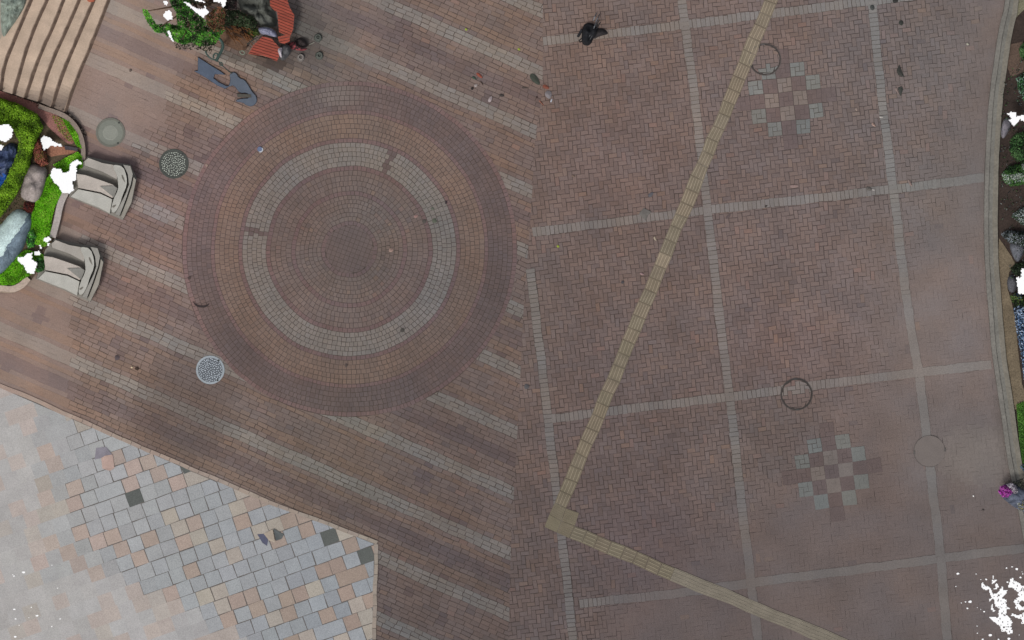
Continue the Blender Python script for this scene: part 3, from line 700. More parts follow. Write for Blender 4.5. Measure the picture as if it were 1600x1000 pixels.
# ------------------------------------------------------------------ the two granite benches
def stone_bench(name, label):
    e = empty(name, 165, 295, label, 'stone bench', 'carved stone benches beside the garden')
    S = lambda pl: smooth(pl, 1, True)
    b = MB(); b.slab([(121, 262), (137, 244), (176, 253), (204, 257), (214, 279), (213, 284), (206, 318), (192, 344), (173, 336), (150, 325), (107, 308)], 0, .13, lin(136, 132, 125), inset=.8); b.build('base', M_STONE, e)
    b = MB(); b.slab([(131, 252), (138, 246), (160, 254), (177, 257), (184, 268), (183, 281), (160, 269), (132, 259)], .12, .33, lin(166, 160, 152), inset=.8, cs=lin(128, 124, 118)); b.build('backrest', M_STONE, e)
    b = MB(); b.slab([(119, 271), (134, 273), (158, 281), (177, 288), (184, 293), (180, 302), (176, 310), (157, 301), (122, 294)], .12, .32, lin(180, 171, 162), inset=.8); b.build('seat', M_STONE, e)
    b = MB(); b.slab([(156, 291), (178, 290), (184, 294), (178, 309)], .3, .345, lin(134, 132, 126), inset=.5); b.build('wedge', M_STONE, e)
    b = MB(); b.slab([(122, 295), (157, 302), (176, 311), (172, 334), (155, 325), (110, 307)], .12, .31, lin(178, 176, 168), inset=.8); b.build('footrest', M_STONE, e)
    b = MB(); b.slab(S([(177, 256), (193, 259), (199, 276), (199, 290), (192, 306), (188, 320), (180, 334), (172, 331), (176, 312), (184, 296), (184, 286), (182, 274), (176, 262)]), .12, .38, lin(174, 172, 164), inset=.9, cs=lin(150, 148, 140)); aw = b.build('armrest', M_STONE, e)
    b = MB(); b.slab(S([(190, 272), (193, 276), (196, 286), (194, 284), (190, 277)]), .375, .386, lin(112, 108, 100)); b.build('drain_slot', M_STONE, aw); b = MB(); b.slab(S([(175, 322), (182, 319), (180, 323), (176, 325)]), .375, .386, lin(112, 108, 100)); b.build('drain_slot', M_STONE, aw)
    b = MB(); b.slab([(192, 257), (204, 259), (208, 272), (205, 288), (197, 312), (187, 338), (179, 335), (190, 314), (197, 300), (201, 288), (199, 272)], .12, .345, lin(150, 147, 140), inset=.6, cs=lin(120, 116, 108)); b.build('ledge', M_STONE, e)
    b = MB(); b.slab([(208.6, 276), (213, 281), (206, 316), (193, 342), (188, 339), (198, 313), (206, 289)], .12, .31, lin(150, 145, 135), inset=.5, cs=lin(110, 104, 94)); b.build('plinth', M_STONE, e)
    return e
b1_ = stone_bench('stone_bench', 'carved grey stone bench nearer the steps, upper of the pair')
b2_ = copy_tree(b1_, -51, 128); b2_['label'] = 'carved grey stone bench further from the steps, lower of the pair'
# ------------------------------------------------------------------ manholes
def disc(cx, cy, r, n=48): return [(cx + r * math.cos(2 * math.pi * k / n), cy + r * math.sin(2 * math.pi * k / n)) for k in range(n)]
def annulus(b, cx, cy, r0, r1, z0, z1, c, n=64, a0=0, a1=2 * math.pi):
    for k in range(n):
        t, u = a0 + (a1 - a0) * k / n, a0 + (a1 - a0) * (k + 1) / n
        f = lambda r, tt: (cx + r * math.cos(tt), cy + r * math.sin(tt))
        b.face([W(*f(r0, t), z1), W(*f(r0, u), z1), W(*f(r1, u), z1), W(*f(r1, t), z1)][::-1], c)
        b.face([W(*f(r1, t), z1), W(*f(r1, u), z1), W(*f(r1, u), z0), W(*f(r1, t), z0)][::-1], c)
        b.face([W(*f(r0, u), z1), W(*f(r0, t), z1), W(*f(r0, t), z0), W(*f(r0, u), z0)][::-1], c)
def manhole(cx, cy, r, ring, basec, studc, label, studs=True):
    e = empty('manhole_cover', cx, cy, label, 'manhole cover')
    b = MB(); annulus(b, cx, cy, r - 2.4, r + .8, 0, .024, lin(ring)); b.build('frame', M_METAL, e)
    b = MB(); b.slab(disc(cx, cy, r - 2.2), 0, .016, lin(basec))
    if not studs: b.slab(disc(cx, cy, r * .55), .0161, .02, lin(132, 134, 124), inset=1)
    if studs:
        rnd = random.Random(int(cx)); pts = []
        for _ in range(5200):
            a = rnd.uniform(0, 6.283); q = (r - 3.6) * math.sqrt(rnd.random()); x, y = cx + q * math.cos(a), cy + q * math.sin(a)
            if all((x - p[0]) ** 2 + (y - p[1]) ** 2 > 6.2 for p in pts): pts.append((x, y))
        for x, y in pts:
            t = rnd.uniform(0, 3.14); s1, s2 = rnd.uniform(.85, 1.3), rnd.uniform(.6, .95)
            b.slab([(x + s1 * math.cos(t + k * 1.047) , y + s2 * math.sin(t + k * 1.047)) for k in range(6)], .0161, .023, jit(lin(studc), .12), inset=.15)
    b.build('lid', M_METAL, e)
    for a in (.95, -.85):
        b = MB(); x, y = cx + (r - 1.6) * math.cos(a), cy + (r - 1.6) * math.sin(a); b.slab(disc(x, y, 1.5, 10), .02, .028, lin(40, 42, 40)); b.build('lift_hole', M_METAL, e)
    return e
manhole(172.5, 207, 22, (104, 104, 94), (118, 121, 111), (138, 141, 130), 'dull grey green manhole cover on the smooth paving nearest the steps', False)
manhole(271.5, 256, 22.3, (60, 64, 58), (60, 63, 58), (182, 188, 176), 'patterned grey manhole cover with a dark rim left of the big circle')
manhole(328.5, 578, 21.5, (146, 154, 160), (84, 90, 96), (186, 194, 202), 'pale blue grey patterned manhole cover below left of the big circle')
def ringcover(cx, cy, label, fade=False, lugs=((-1.7,), (1.5,))):
    e = empty('inset_manhole_cover', cx, cy, label, 'manhole cover', 'brick inset manhole covers')
    c = (lin(54, 52, 50) if cx > 1230 else lin(82, 76, 73)) if not fade else lin(80, 75, 72)
    b = MB()
    if fade: annulus(b, cx, cy, 24.4, 25.0, 0, .021, c, a0=1.0, a1=5.3)
    else: annulus(b, cx, cy, 24.4, 25.2, 0, .021, c); 
    if not fade: annulus(b, cx, cy, 22.7, 23.0, 0, .0192, c)
    b.build('rim', M_METAL, e)
    b = MB()
    for (a,) in lugs:
        x, y = cx + 24 * math.cos(a), cy + 24 * math.sin(a); p = [(x + 2.8 * math.cos(a + 1.57) * s1 + 1.3 * math.cos(a) * s2, y + 2.8 * math.sin(a + 1.57) * s1 + 1.3 * math.sin(a) * s2) for s1, s2 in ((-1, -1), (1, -1), (1, 1), (-1, 1))]
        b = MB(); b.slab(p, .0, .027, c); b.build('lifting_lug', M_METAL, e)
    b = MB(); lid = MB()
    lid.slab(disc(cx, cy, 24.2), .0, .0165, lin(66, 59, 56) if not fade else lin(113, 105, 101))
    if fade:
        lid.build('lid', mat('worn_concrete', None, .9, .12, 50, .08, 3, .15), e); return e
    for i in range(-6, 7):
        for j in range(-8, 9):
            if (i - j) % 4 == 0: X, Y, hw, hh = i + 1, j + .5, 1, .5
            elif (i - j) % 4 == 3: X, Y, hw, hh = i + .5, j + 1, .5, 1
            else: continue
            x = cx + X * uw * ch - Y * uw * sh; y = cy + X * uw * sh + Y * uw * ch
            P = []
            for sx, sy in ((-1, -1), (1, -1), (1, 1), (-1, 1)):
                q = (x + sx * (hw * uw - .36) * ch - sy * (hh * uw - .36) * sh - cx, y + sx * (hw * uw - .36) * sh + sy * (hh * uw - .36) * ch - cy)
                R_ = math.hypot(*q)
                if R_ > 22.5: q = (q[0] * 22.5 / R_, q[1] * 22.5 / R_)
                P.append((cx + q[0], cy + q[1]))
            ar = abs(sum(P[k][0] * P[(k + 1) % 4][1] - P[(k + 1) % 4][0] * P[k][1] for k in range(4))) / 2
            if ar < 6: continue
            kd = 'brick'
            if cx > 1230 and abs(y - (lerp_pl(HL[2], x, 0))) < 7: kd = 'grey'
            if cx < 1230 and y > 103 and x > 1190: kd = 'slate'
            lid.slab(P, .0166, .0195, paver(x, y, kd, .08, .04))
    lid.build('lid', M_BRICK, e)
    return e
ringcover(1195.5, 93, 'round brick filled cover touching the tactile path above the checker emblem', lugs=((-1.7,), (1.35,)))
ringcover(1244.5, 616, 'round brick filled cover with a thin black rim on the pale grid line', lugs=((-1.65,), (1.5,)))
ringcover(1452.5, 705, 'round plain grey cover with a faint broken rim near the right kerb', True, lugs=((3.05,), (-.1,)))
# ------------------------------------------------------------------ white ragged patches (blank white pieces, pixel-stepped outline)
def ragged(poly_list, z, label, holes=.0, cell=1.45, seed=0, rough=.25, thick=.012, name='white_patch', group=None):
    S = set()
    for pl in poly_list:
        xs = [p[0] for p in pl]; ys = [p[1] for p in pl]
        for i in range(int(min(xs) / cell) - 1, int(max(xs) / cell) + 2):
            for j in range(int(min(ys) / cell) - 1, int(max(ys) / cell) + 2):
                x, y = (i + .5) * cell, (j + .5) * cell
                dx, dy = rough * 5 * n2(x, y, .35, seed), rough * 5 * n2(x, y, .35, seed + 9)
                if inpoly(x + dx, y + dy, pl) and (holes == 0 or n2(x, y, .45, seed + 17) > -.5 + holes): S.add((i, j))
    comps = []; left = set(S)
    while left:
        st_ = [left.pop()]; cp = []
        while st_:
            q = st_.pop(); cp.append(q)
            for dq in ((1, 0), (-1, 0), (0, 1), (0, -1)):
                r_ = (q[0] + dq[0], q[1] + dq[1])
                if r_ in left: left.remove(r_); st_.append(r_)
        comps.append(cp)
    comps.sort(key=len, reverse=True); res = None
    for n_, cp in enumerate(comps):
        if n_ and len(cp) < 3: continue
        b = MB(); cs = set(cp)
        for i, j in cp:
            x, y = i * cell, j * cell
            q = [(x, y), (x + cell, y), (x + cell, y + cell), (x, y + cell)]
            b.face([W(a, c, z + thick) for a, c in q[::-1]], (1, 1, 1))
            for (di, dj, k) in ((0, -1, 0), (1, 0, 1), (0, 1, 2), (-1, 0, 3)):
                if (i + di, j + dj) not in cs:
                    a, c = q[k], q[(k + 1) % 4]; b.face([W(*a, z + thick), W(*c, z + thick), W(*c, z), W(*a, z)], (1, 1, 1))
        if n_ == 0: res = tag(b.build(name, M_WHITE), label, 'patch', group)
        else: tag(b.build('white_fragment', M_WHITE), 'small loose fragment beside the ' + ' '.join(label.split()[:10]), 'fragment', 'fragments around the ' + ' '.join(label.split()[:9]))
    return res
def cropp(pts, ox, oy, s): return [(ox + x / s, oy + y / s) for x, y in pts]
A = [(615,420),(640,405),(660,435),(710,440),(722,475),(740,512),(780,512),(810,490),(840,428),(852,480),(888,480),(885,512),(850,550),(886,590),(886,650),(940,682),(890,680),(882,740),(912,760),(952,822),(930,850),(952,930),(905,944),(880,910),(830,912),(822,862),(740,800),(703,765),(720,755),(800,770),(800,700),(820,680),(762,640),(760,600),(735,570),(700,610),(716,560),(700,480),(640,472)]
B = [(925,370),(950,348),(972,385),(1030,405),(1035,435),(1100,435),(1100,600),(1022,600),(1022,640),(1100,665),(1100,690),(1010,690),(978,672),(975,612),(958,600),(990,560),(1010,550),(1000,500),(940,452),(900,458)]
C = [(915,745),(950,718),(1000,745),(1100,700),(1100,820),(1035,838),(1050,782),(990,770),(960,750)]
D = [(735,420),(738,380),(742,318),(755,368),(782,376),(758,402)]
F = [(762,405),(795,412),(798,450),(765,476),(740,472),(772,448)]
G = [(722,690),(720,640),(742,625),(745,675),(768,690),(745,704)]
cr = lambda p: cropp(p, 1440, 850, 6.667)
ragged([cr(p) for p in (A, B, C, D, F, G)], .018, 'largest ragged white patch on the brick paving in the bottom right corner', holes=.12, cell=1.35, seed=2, thick=.004)
spk = [(378,310,17),(885,250,12),(943,238,10),(990,262,20),(570,312,8),(672,367,13),(617,371,6),(357,442,9),(508,602,22),(458,603,10),(414,614,7),(477,670,13),(652,705,12),(580,662,6),(617,682,6),(579,855,8),(580,928,9),(715,948,22),(1017,948,7),(908,985,20),(1030,348,12),(896,396,13),(635,993,12),(801,993,12),(1053,312,8),(1046,290,6)]
for k, (x, y, r) in enumerate(spk):
    cx, cy = cropp([(x, y)], 1440, 850, 6.667)[0]; r = r / 6.667
    rr = random.Random(k); P = [(cx + r * rr.uniform(.55, 1.15) * math.cos(t * .9), cy + r * rr.uniform(.4, .9) * math.sin(t * .9)) for t in range(7)]
    b = MB(); b.slab(P, .012, .020, (1, 1, 1)); tag(b.build('white_speck', M_WHITE), 'tiny white speck on the brick paving around the ragged white patch', 'speck', 'white specks in the bottom right corner')
for k, (x, y, r) in enumerate([(37,894,3),(22,900,1.5),(49,949,1.2),(22,952,2.4),(58,962,2.4),(24,967,1.8),(94,967,1.5),(30,977,1),(81,979,1.2),(24,995,2.6),(90,919,1),(81,883,1),(20,898,1),(45,965,1)]):
    rr = random.Random(k + 90); P = [(x + r * rr.uniform(.6, 1.15) * math.cos(t * .9), y + r * rr.uniform(.4, .9) * math.sin(t * .9)) for t in range(7)]
    b = MB(); b.slab(P, .018, .028, (1, 1, 1)); tag(b.build('white_speck', M_WHITE), 'tiny white speck on the pale granite paving', 'speck', 'white specks in the bottom left corner')
ragged([[(80,267),(84,262),(96,264),(98,270),(108,268),(110,256),(117,250),(121,249),(128,255),(119,259),(119,280),(112,284),(116,296),(108,302),(98,302),(92,292),(84,284),(79,276)]], .30, 'white patch at the left end of the upper stone bench', seed=5)
ragged([[(66,212),(76,214),(84,222),(96,226),(97,229),(80,228),(74,232),(68,234),(64,220)]], .34, 'small white patch beside the reddish brown shrub', seed=6)
ragged([[(-30,196),(0,195),(14,195),(20,202),(19,214),(9,222),(0,220),(-30,222)], [(-30,228),(0,226),(5,228),(3,234),(-30,240)]], .82, 'white patch by the blue tarpaulin in the left hedge', seed=7)
ragged([[(27,402),(36,402),(42,396),(50,395),(50,405),(58,412),(56,420),(52,428),(42,426),(38,416),(28,408)]], .36, 'white patch left of the lower stone bench in the grass', seed=8)
ragged([[(53,393),(60,392),(64,396),(60,400),(54,398)], [(68,372),(76,370),(80,374),(74,379),(68,377)], [(62,383),(65,383),(65,388),(62,388)], [(74,380),(78,380),(77,385),(74,385)]], .26, 'scattered small white patches in the grass strip left of the lower stone bench', seed=9)
ragged([[(1574,178),(1580,174),(1588,176),(1588,182),(1596,180),(1640,178),(1640,192),(1600,190),(1594,186),(1584,198),(1577,188),(1580,184)]], .52, 'upper white patch in the planting bed at the right edge', seed=10)
ragged([[(1588,433),(1592,432),(1592,437),(1596,432),(1596,420),(1640,418),(1640,460),(1600,459),(1592,459),(1590,450)]], .52, 'lower white patch in the planting bed at the right edge', seed=11)
# ------------------------------------------------------------------ the leafy tree at the top edge
e = empty('small_tree', 300, 10, 'bright green leafy small tree at the top edge beside the orange slatted bench', 'tree')
bk = mat('bark')
b = MB(); b.tube([W(300, -6, 0), W(301, -5, .5), W(304, 0, 1.0), W(300, 6, 1.5)], [.07, .055, .045, .03], lin(86, 70, 58), 10)
for tx, ty, tz in ((225, 18, 1.3), (250, 42, 1.4), (285, 62, 1.4), (320, 60, 1.3), (345, 20, 1.5), (280, 14, 1.6), (330, -20, 1.7)):
    b.tube([W(303, 0, .9), W(303 + (tx - 303) * .5 + 3, ty * .5 + 2, (tz + .9) / 2 + .1), W(tx, ty, tz)], [.03, .02, .008], lin(86, 66, 52), 6)
b.build('trunk', bk, e)
b = MB()
GT = [(22, 40, 16), (36, 66, 24), (52, 100, 34), (80, 142, 44), (110, 178, 60)]
clumps = [([(240, 40), (262, 36), (286, 44), (300, 52), (298, 66), (288, 70), (272, 64), (256, 52), (242, 50)], 1500, GT[1:], 1.0, 1.5),
 ([(222, 14), (230, 16), (236, 26), (244, 38), (252, 46), (244, 50), (234, 40), (226, 26)], 420, GT[2:], 1.1, 1.35),
 ([(276, 20), (300, 14), (318, 30), (344, 50), (350, 34), (350, 48), (336, 70), (312, 72), (292, 62), (276, 44)], 2600, GT[:4], .9, 1.5),
 ([(262, -12), (290, -14), (300, 6), (290, 26), (276, 20), (266, 4)], 1300, GT[:4], 1.2, 1.7),
 ([(322, 24), (340, 10), (352, 14), (350, 46), (336, 50), (324, 38)], 1100, [(70, 46, 30), (110, 70, 50), (60, 70, 34), (132, 88, 66)], 1.2, 1.6),
 ([(292, -10), (330, -14), (336, 6), (318, 12), (300, 2)], 900, [(60, 50, 40), (96, 76, 60), (44, 52, 34), (50, 60, 40)], 1.3, 1.7),
 ([(270, 62), (300, 66), (332, 70), (330, 80), (305, 78), (276, 76)], 220, [(40, 34, 28), (56, 60, 40)], .1, .3),
 ([(346, -14), (370, -14), (370, 14), (350, 14)], 900, [(20, 18, 16), (34, 28, 26), (50, 32, 34)], 1.0, 1.4)]
for k, (pl, n, cl, z0, z1) in enumerate(clumps): leafy(b, pl, n, z0, z1, 2.0, cl, 60 + k, .09, domed=False)
b.build('crown', M_LEAF, e)
cr2 = lambda p: cropp(p, 200, 0, 5)
ragged([cr2([(278,120),(295,85),(330,80),(345,110),(345,150),(310,160),(280,132)]), cr2([(275,10),(315,10),(300,42),(278,30)])], 1.62, 'small white patch on the left side of the leafy tree', seed=21)
ragged([cr2([(303,245),(325,238),(345,290),(356,325),(335,315),(318,272)])], 1.5, 'thin white sliver below the leafy tree', seed=22)
ragged([cr2([(435,15),(480,22),(500,48),(560,72),(598,70),(600,25),(612,70),(632,92),(592,138),(565,125),(505,72),(470,45)]), cr2([(520,-20),(560,-20),(605,22),(560,12),(520,4)])], 1.75, 'long white patch in the middle of the leafy tree', seed=23)
ragged([cr2([(665,-30),(770,-30),(765,25),(745,62),(725,20),(668,16)])], 1.72, 'white patch at the right end of the leafy tree by the top edge', seed=24)
# ------------------------------------------------------------------ orange slatted bench with green iron ends
e = empty('slatted_bench', 420, 55, 'orange red slatted bench with scrolled green iron end below the top edge', 'bench')
def slats(poly, ang, z, pitch=4.3):
    b = MB(); a = math.radians(ang); ca, sa = math.cos(a), math.sin(a)
    vs = [-x * sa + y * ca for x, y in poly]; v = min(vs)
    while v < max(vs):
        P = poly
        for lo, s_ in ((v + .45, 1), (v + pitch - .35, -1)):
            p0 = (-lo * sa, lo * ca); p1 = (p0[0] + ca, p0[1] + sa)
            P = clip_half(P, p0, p1) if s_ > 0 else clip_half(P, p1, p0)
            if len(P) < 3: break
        if len(P) >= 3: b.slab(P, z, z + .035, jit(lin(146, 68, 52), .10, .04), cs=lin(84, 36, 28))
        v += pitch
    return b
wd = mat('stained_wood', None, .6, .2, 8, .15, 3, .25, stretch=(1, 6, 1))
S1 = [(421, -14), (444, -14), (453, 12), (460, 24), (458, 46), (453, 58), (436, 50), (433, 20), (422, 10)]
S2 = [(410, 57), (424, 60), (438, 76), (436, 88), (433, 96), (412, 88), (388, 84), (396, 70)]
S3 = [(434, 57), (452, 54), (453, 64), (445, 69), (436, 66)]
slats(S1, 22, .42).build('seat', wd, e); slats(S2, 17, .42).build('seat', wd, e); slats(S3, -12, .40).build('backrest', wd, e)
b = MB(); b.slab(offset(S1, 1.5), .36, .415, lin(58, 30, 24)); b.build('seat_frame', M_METAL, e); b = MB(); b.slab(offset(S2, 1.5), .36, .415, lin(58, 30, 24)); b.build('seat_frame', M_METAL, e)
gi = lin(50, 72, 66)
for lx, ly in ((430, 8), (452, 30), (400, 78), (430, 84), (420, 64), (446, 52)):
    b = MB(); b.tube([W(lx, ly, 0), W(lx, ly, .37)], .02, gi, 8); b.build('leg', M_METAL, e)
b = MB()
def curve(pts, z): return [W(x, y, z) for x, y in resample(smooth(pts, 3), 1.5)]
b = MB(); b.tube(curve([(332, 48), (338, 58), (346, 63), (349, 72), (346, 80), (341, 88), (338, 96)], .55), .033, gi, 8); b.build('iron_arm', M_METAL, e)
b = MB(); b.tube(curve([(321, 80), (324, 87), (330, 92), (337, 94), (341, 90), (340, 84), (336, 83), (333, 87), (334, 91)], .5), .018, gi, 8); b.build('iron_scroll', M_METAL, e)
b = MB(); b.tube(curve([(338, 94), (344, 98), (348, 103), (354, 108), (358, 112), (363, 115)], .42), .011, lin(40, 54, 50), 6); b.build('iron_bar', M_METAL, e)
b = MB(); b.tube(curve([(346, 97), (349, 102), (345, 103), (342, 99), (346, 97)], .43), .010, gi, 6); b.build('iron_curl', M_METAL, e)
for x, y in ((338, 95), (347, 70)):
    b = MB(); b.tube([W(x, y, 0), W(x, y, .5)], .02, gi, 8); b.build('iron_post', M_METAL, e)
b = MB(); b.tube(curve([(375, 80), (380, 79), (383, 83), (379, 86), (375, 83), (375, 80)], .4), .011, lin(120, 128, 112), 6); b.build('iron_loop', M_METAL, e)
b = MB(); b.tube(curve([(386, 69), (394, 63), (403, 58)], .5), .012, lin(40, 46, 40), 6); b.build('iron_rail', M_METAL, e)

# planter with dry plants between seats
e = empty('planter', 385, 55, 'low planter with brown stems and sparse leaves behind the orange slatted bench', 'planter')
b = MB(); b.slab(smooth([(334, 48), (350, 42), (380, 50), (398, 60), (386, 68), (384, 80), (366, 78), (348, 66)], 1, True), 0, .2, lin(104, 80, 64)); b.build('earth', M_SOIL, e)
b = MB(); rr = random.Random(4)
for k in range(46):
    x, y = rr.uniform(352, 388), rr.uniform(38, 60); a = rr.uniform(.3, 1.2); L = rr.uniform(8, 22)
    b.tube([W(x, y, .2), W(x + L * .5 * math.cos(a), y + L * .5 * math.sin(a) * .7, .38), W(x + L * math.cos(a), y + L * math.sin(a) * .8, .42)], .009, jit(lin(112, 74, 44), .25), 5)
b.build('stem', bk, e)
b = MB(); leafy(b, [(350, 16), (372, 16), (394, 26), (402, 36), (398, 52), (380, 44), (362, 40), (350, 40)], 900, .25, .6, 2.4, [(26, 34, 18), (44, 58, 34), (60, 74, 48), (58, 44, 30)], 71, .08); leafy(b, [(386,44),(402,44),(406,54),(396,58),(388,54)], 200, .3,.5,2,[(70,84,30),(40,56,26)],72); b.build('foliage', M_LEAF, e)
def cloth(name, poly, h, c, label, cat, z0=0, seed=0, nz=.6, cv=.1):
    b = MB(); mound(b, poly, h, z0, c, nz, seed=seed, cvar=cv, rings=8, pw=.8, step=3)
    return tag(b.build(name, M_CLOTH, smoothf=True), label, cat)
cloth('canvas_sheet', [(370, -14), (422, -14), (424, 8), (432, 22), (434, 40), (424, 44), (404, 42), (390, 28), (374, 16)], .32, lambda x, y: mix(lin(80, 82, 76), lin(96, 98, 92), .5 + n2(x, y, .08) * 1.5), 'dark grey green canvas sheet inside the curve of the orange bench', 'sheet', seed=3)
cloth('plastic_bag', [(402, 44), (412, 42), (424, 44), (432, 50), (434, 58), (426, 58), (416, 54), (408, 54)], .2, lambda x, y: mix(lin(112, 116, 136), lin(150, 150, 170), .5 + n2(x, y, .4)), 'pale lilac plastic bag lying on the orange slatted bench', 'bag', z0=.36, seed=4)
cloth('jacket', [(436, 74), (444, 68), (452, 70), (456, 78), (450, 90), (440, 96), (436, 88)], .2, lin(84, 84, 86), 'dark grey jacket bunched at the lower end of the orange bench', 'jacket', z0=.28, seed=5)
cloth('handkerchief', [(433, 77), (438, 74), (442, 76), (440, 84), (441, 92), (437, 88)], .09, lin(186, 178, 184), 'small white cloth on the end of the orange bench', 'cloth', z0=.45, seed=6)
cloth('maroon_scarf', [(446, 68), (462, 64), (462, 70), (454, 72), (470, 74), (482, 76), (474, 80), (460, 78), (448, 74)], .08, lambda x, y: mix(lin(128, 62, 66), lin(70, 40, 42), .5 + n2(x, y, .3) * 2), 'maroon scarf trailing off the orange bench onto the bricks', 'scarf', z0=.2, seed=7)
cloth('black_cloth', [(458, 66), (468, 58), (478, 62), (482, 72), (474, 76), (462, 74)], .14, lin(58, 50, 50), 'dark blackish cloth heaped right of the maroon scarf', 'cloth', z0=.02, seed=8)
# three round dark iron ornaments on the bricks
for k, (x, y, r, lb) in enumerate(((497, 59, 7, 'round dark iron floor ornament, topmost of the three right of the orange bench'), (499, 87, 7, 'dark iron floor ornament, lowest right of the three by the orange bench'), (470, 90, 7, 'grey speckled floor ornament, leftmost of the three by the orange bench'))):
    e = empty('floor_ornament', x, y, lb, 'ornament'); cc = lin(64, 68, 62) if k < 2 else lin(104, 98, 94)
    b = MB(); mound(b, disc(x, y, r, 10), .05, 0, cc, .5, seed=k, cvar=.2); b.build('base', M_METAL, e)
    b = MB(); annulus(b, x, y - 1, r * .4, r * .62, .03, .085, mul(cc, 1.5), 20); b.build('ring', M_METAL, e)
    if k == 0: pass
b = MB(); b.tube([W(483, 70, .02), W(487, 68, .03), (W(491, 66, .03))], .008, lin(140, 140, 128), 6); tag(b.build('twig', bk), 'thin pale twig below the topmost iron floor ornament', 'twig')
# blue folded boards / cloth
BLU = lambda x, y: mix(lin(84, 96, 114), lin(104, 116, 132), .5 + n2(x, y, .1) * 1.2)
b = MB(); b.slab([(309, 89), (330, 102), (345, 111), (352, 117), (336, 116), (334, 122), (342, 128), (354, 134), (360, 134), (352, 139), (340, 134), (322, 122), (303, 111), (309, 110)], .0, .05, lin(82, 92, 108), inset=.8, cs=lin(66, 76, 92))
tag(b.build('blue_board', M_CLOTH), 'flat slate blue forked board lying on the bricks under the leafy tree', 'board')
e = empty('blue_tarp', 385, 140, 'slate blue rounded strap with a dark slot beside the rim of the big circle', 'strap')
b = MB(); b.slab(smooth([(358, 114), (368, 112), (374, 122), (382, 124), (388, 132), (394, 143), (401, 150), (402, 160), (394, 167), (385, 165), (379, 160), (367, 159), (372, 154), (392, 153), (386, 145), (374, 146), (366, 133), (356, 136), (360, 126)], 1, True), 0, .06, lin(90, 98, 110), inset=.8, cs=lin(70, 78, 92)); b.build('strap', M_CLOTH, e)
b = MB(); b.slab([(370, 146.5), (392, 147.5), (393, 152.5), (371, 151.5)], .0, .068, lin(68, 64, 56)); b.build('slot', M_METAL, e)
# ------------------------------------------------------------------ black bag near the top
e = empty('black_bag', 922, 52, 'crumpled black bag with thin grey rods on the pale grid line near the top edge', 'bag')
b = MB(); mound(b, [(911, 38), (920, 35), (930, 38), (934, 46), (932, 56), (926, 62), (924, 68), (919, 72), (910, 70), (908, 58)], .22, 0, lin(26, 27, 31), .5, seed=5, cvar=.2); b.build('body', M_CLOTH, e, smoothf=True)
b = MB(); mound(b, [(926, 46), (936, 43), (946, 46), (952, 53), (944, 55), (936, 57), (928, 62), (924, 56)], .08, 0, lin(48, 45, 46), .6, seed=6, cvar=.2); b.build('flap', M_CLOTH, e, smoothf=True)
b = MB()
for (x0, y0, x1, y1, c) in ((915, 66, 936, 32, (70, 74, 76)), (918, 68, 938, 35, (52, 54, 56)), (927, 32, 932, 20, (110, 112, 118)), (925, 52, 933, 30, (96, 98, 102)), (931, 34, 937, 22, (84, 86, 92))): b.tube([W(x0, y0, .17), W((x0 + x1) / 2, (y0 + y1) / 2, .22), W(x1, y1, .06)], .011, lin(c), 6)
b.build('rod', M_METAL, e)
b = MB(); b.tube([W(909, 46, .1), W(905, 54, .06), W(903, 57, .02)], .03, lin(34, 34, 38), 7); b.tube([W(909, 60, .05), W(905, 63, .03), W(906, 66, .02), W(909, 65, .04)], .012, lin(30, 30, 34), 6); b.build('handle', M_CLOTH, e)
# ------------------------------------------------------------------ flower tub at the right edge
e = empty('flower_tub', 1590, 780, 'dark slate blue tub with magenta and white flowers at the right edge', 'planter')
b = MB(); mound(b, [(1562, 766), (1566, 758), (1578, 754), (1592, 758), (1612, 766), (1640, 782), (1640, 824), (1612, 808), (1594, 798), (1578, 788), (1566, 778)], .5, 0, lambda x, y: mix(lin(74, 80, 94), lin(96, 102, 118), .5 + n2(x, y, .15) * 1.6), .1, seed=5, pw=.45); b.build('tub', M_CLOTH, e, smoothf=True)
b = MB(); leafy(b, [(1560, 768), (1563, 760), (1572, 757), (1584, 766), (1586, 772), (1578, 778), (1566, 776)], 700, .35, .65, 1.4, [(120, 30, 110), (156, 52, 150), (176, 84, 166)], 81, .3); b.build('magenta_flowers', M_LEAF, e)
b = MB(); leafy(b, [(1572, 757), (1580, 754), (1588, 760), (1590, 770), (1584, 774), (1578, 764)], 420, .4, .68, 1.4, [(110, 104, 116), (150, 142, 150), (186, 180, 188)], 82, .3); b.build('white_flowers', M_LEAF, e)
b = MB(); leafy(b, [(1588, 784), (1600, 782), (1602, 800), (1594, 798)], 90, .45, .6, 1.5, [(150, 140, 70), (110, 110, 90), (160, 164, 166)], 83, .3); leafy(b, [(1582, 754), (1600, 746), (1615, 742), (1615, 762), (1600, 766)], 380, .3, .55, 1.5, [(24, 26, 20), (40, 44, 34), (70, 72, 60)], 84, .3); b.build('foliage', M_LEAF, e)
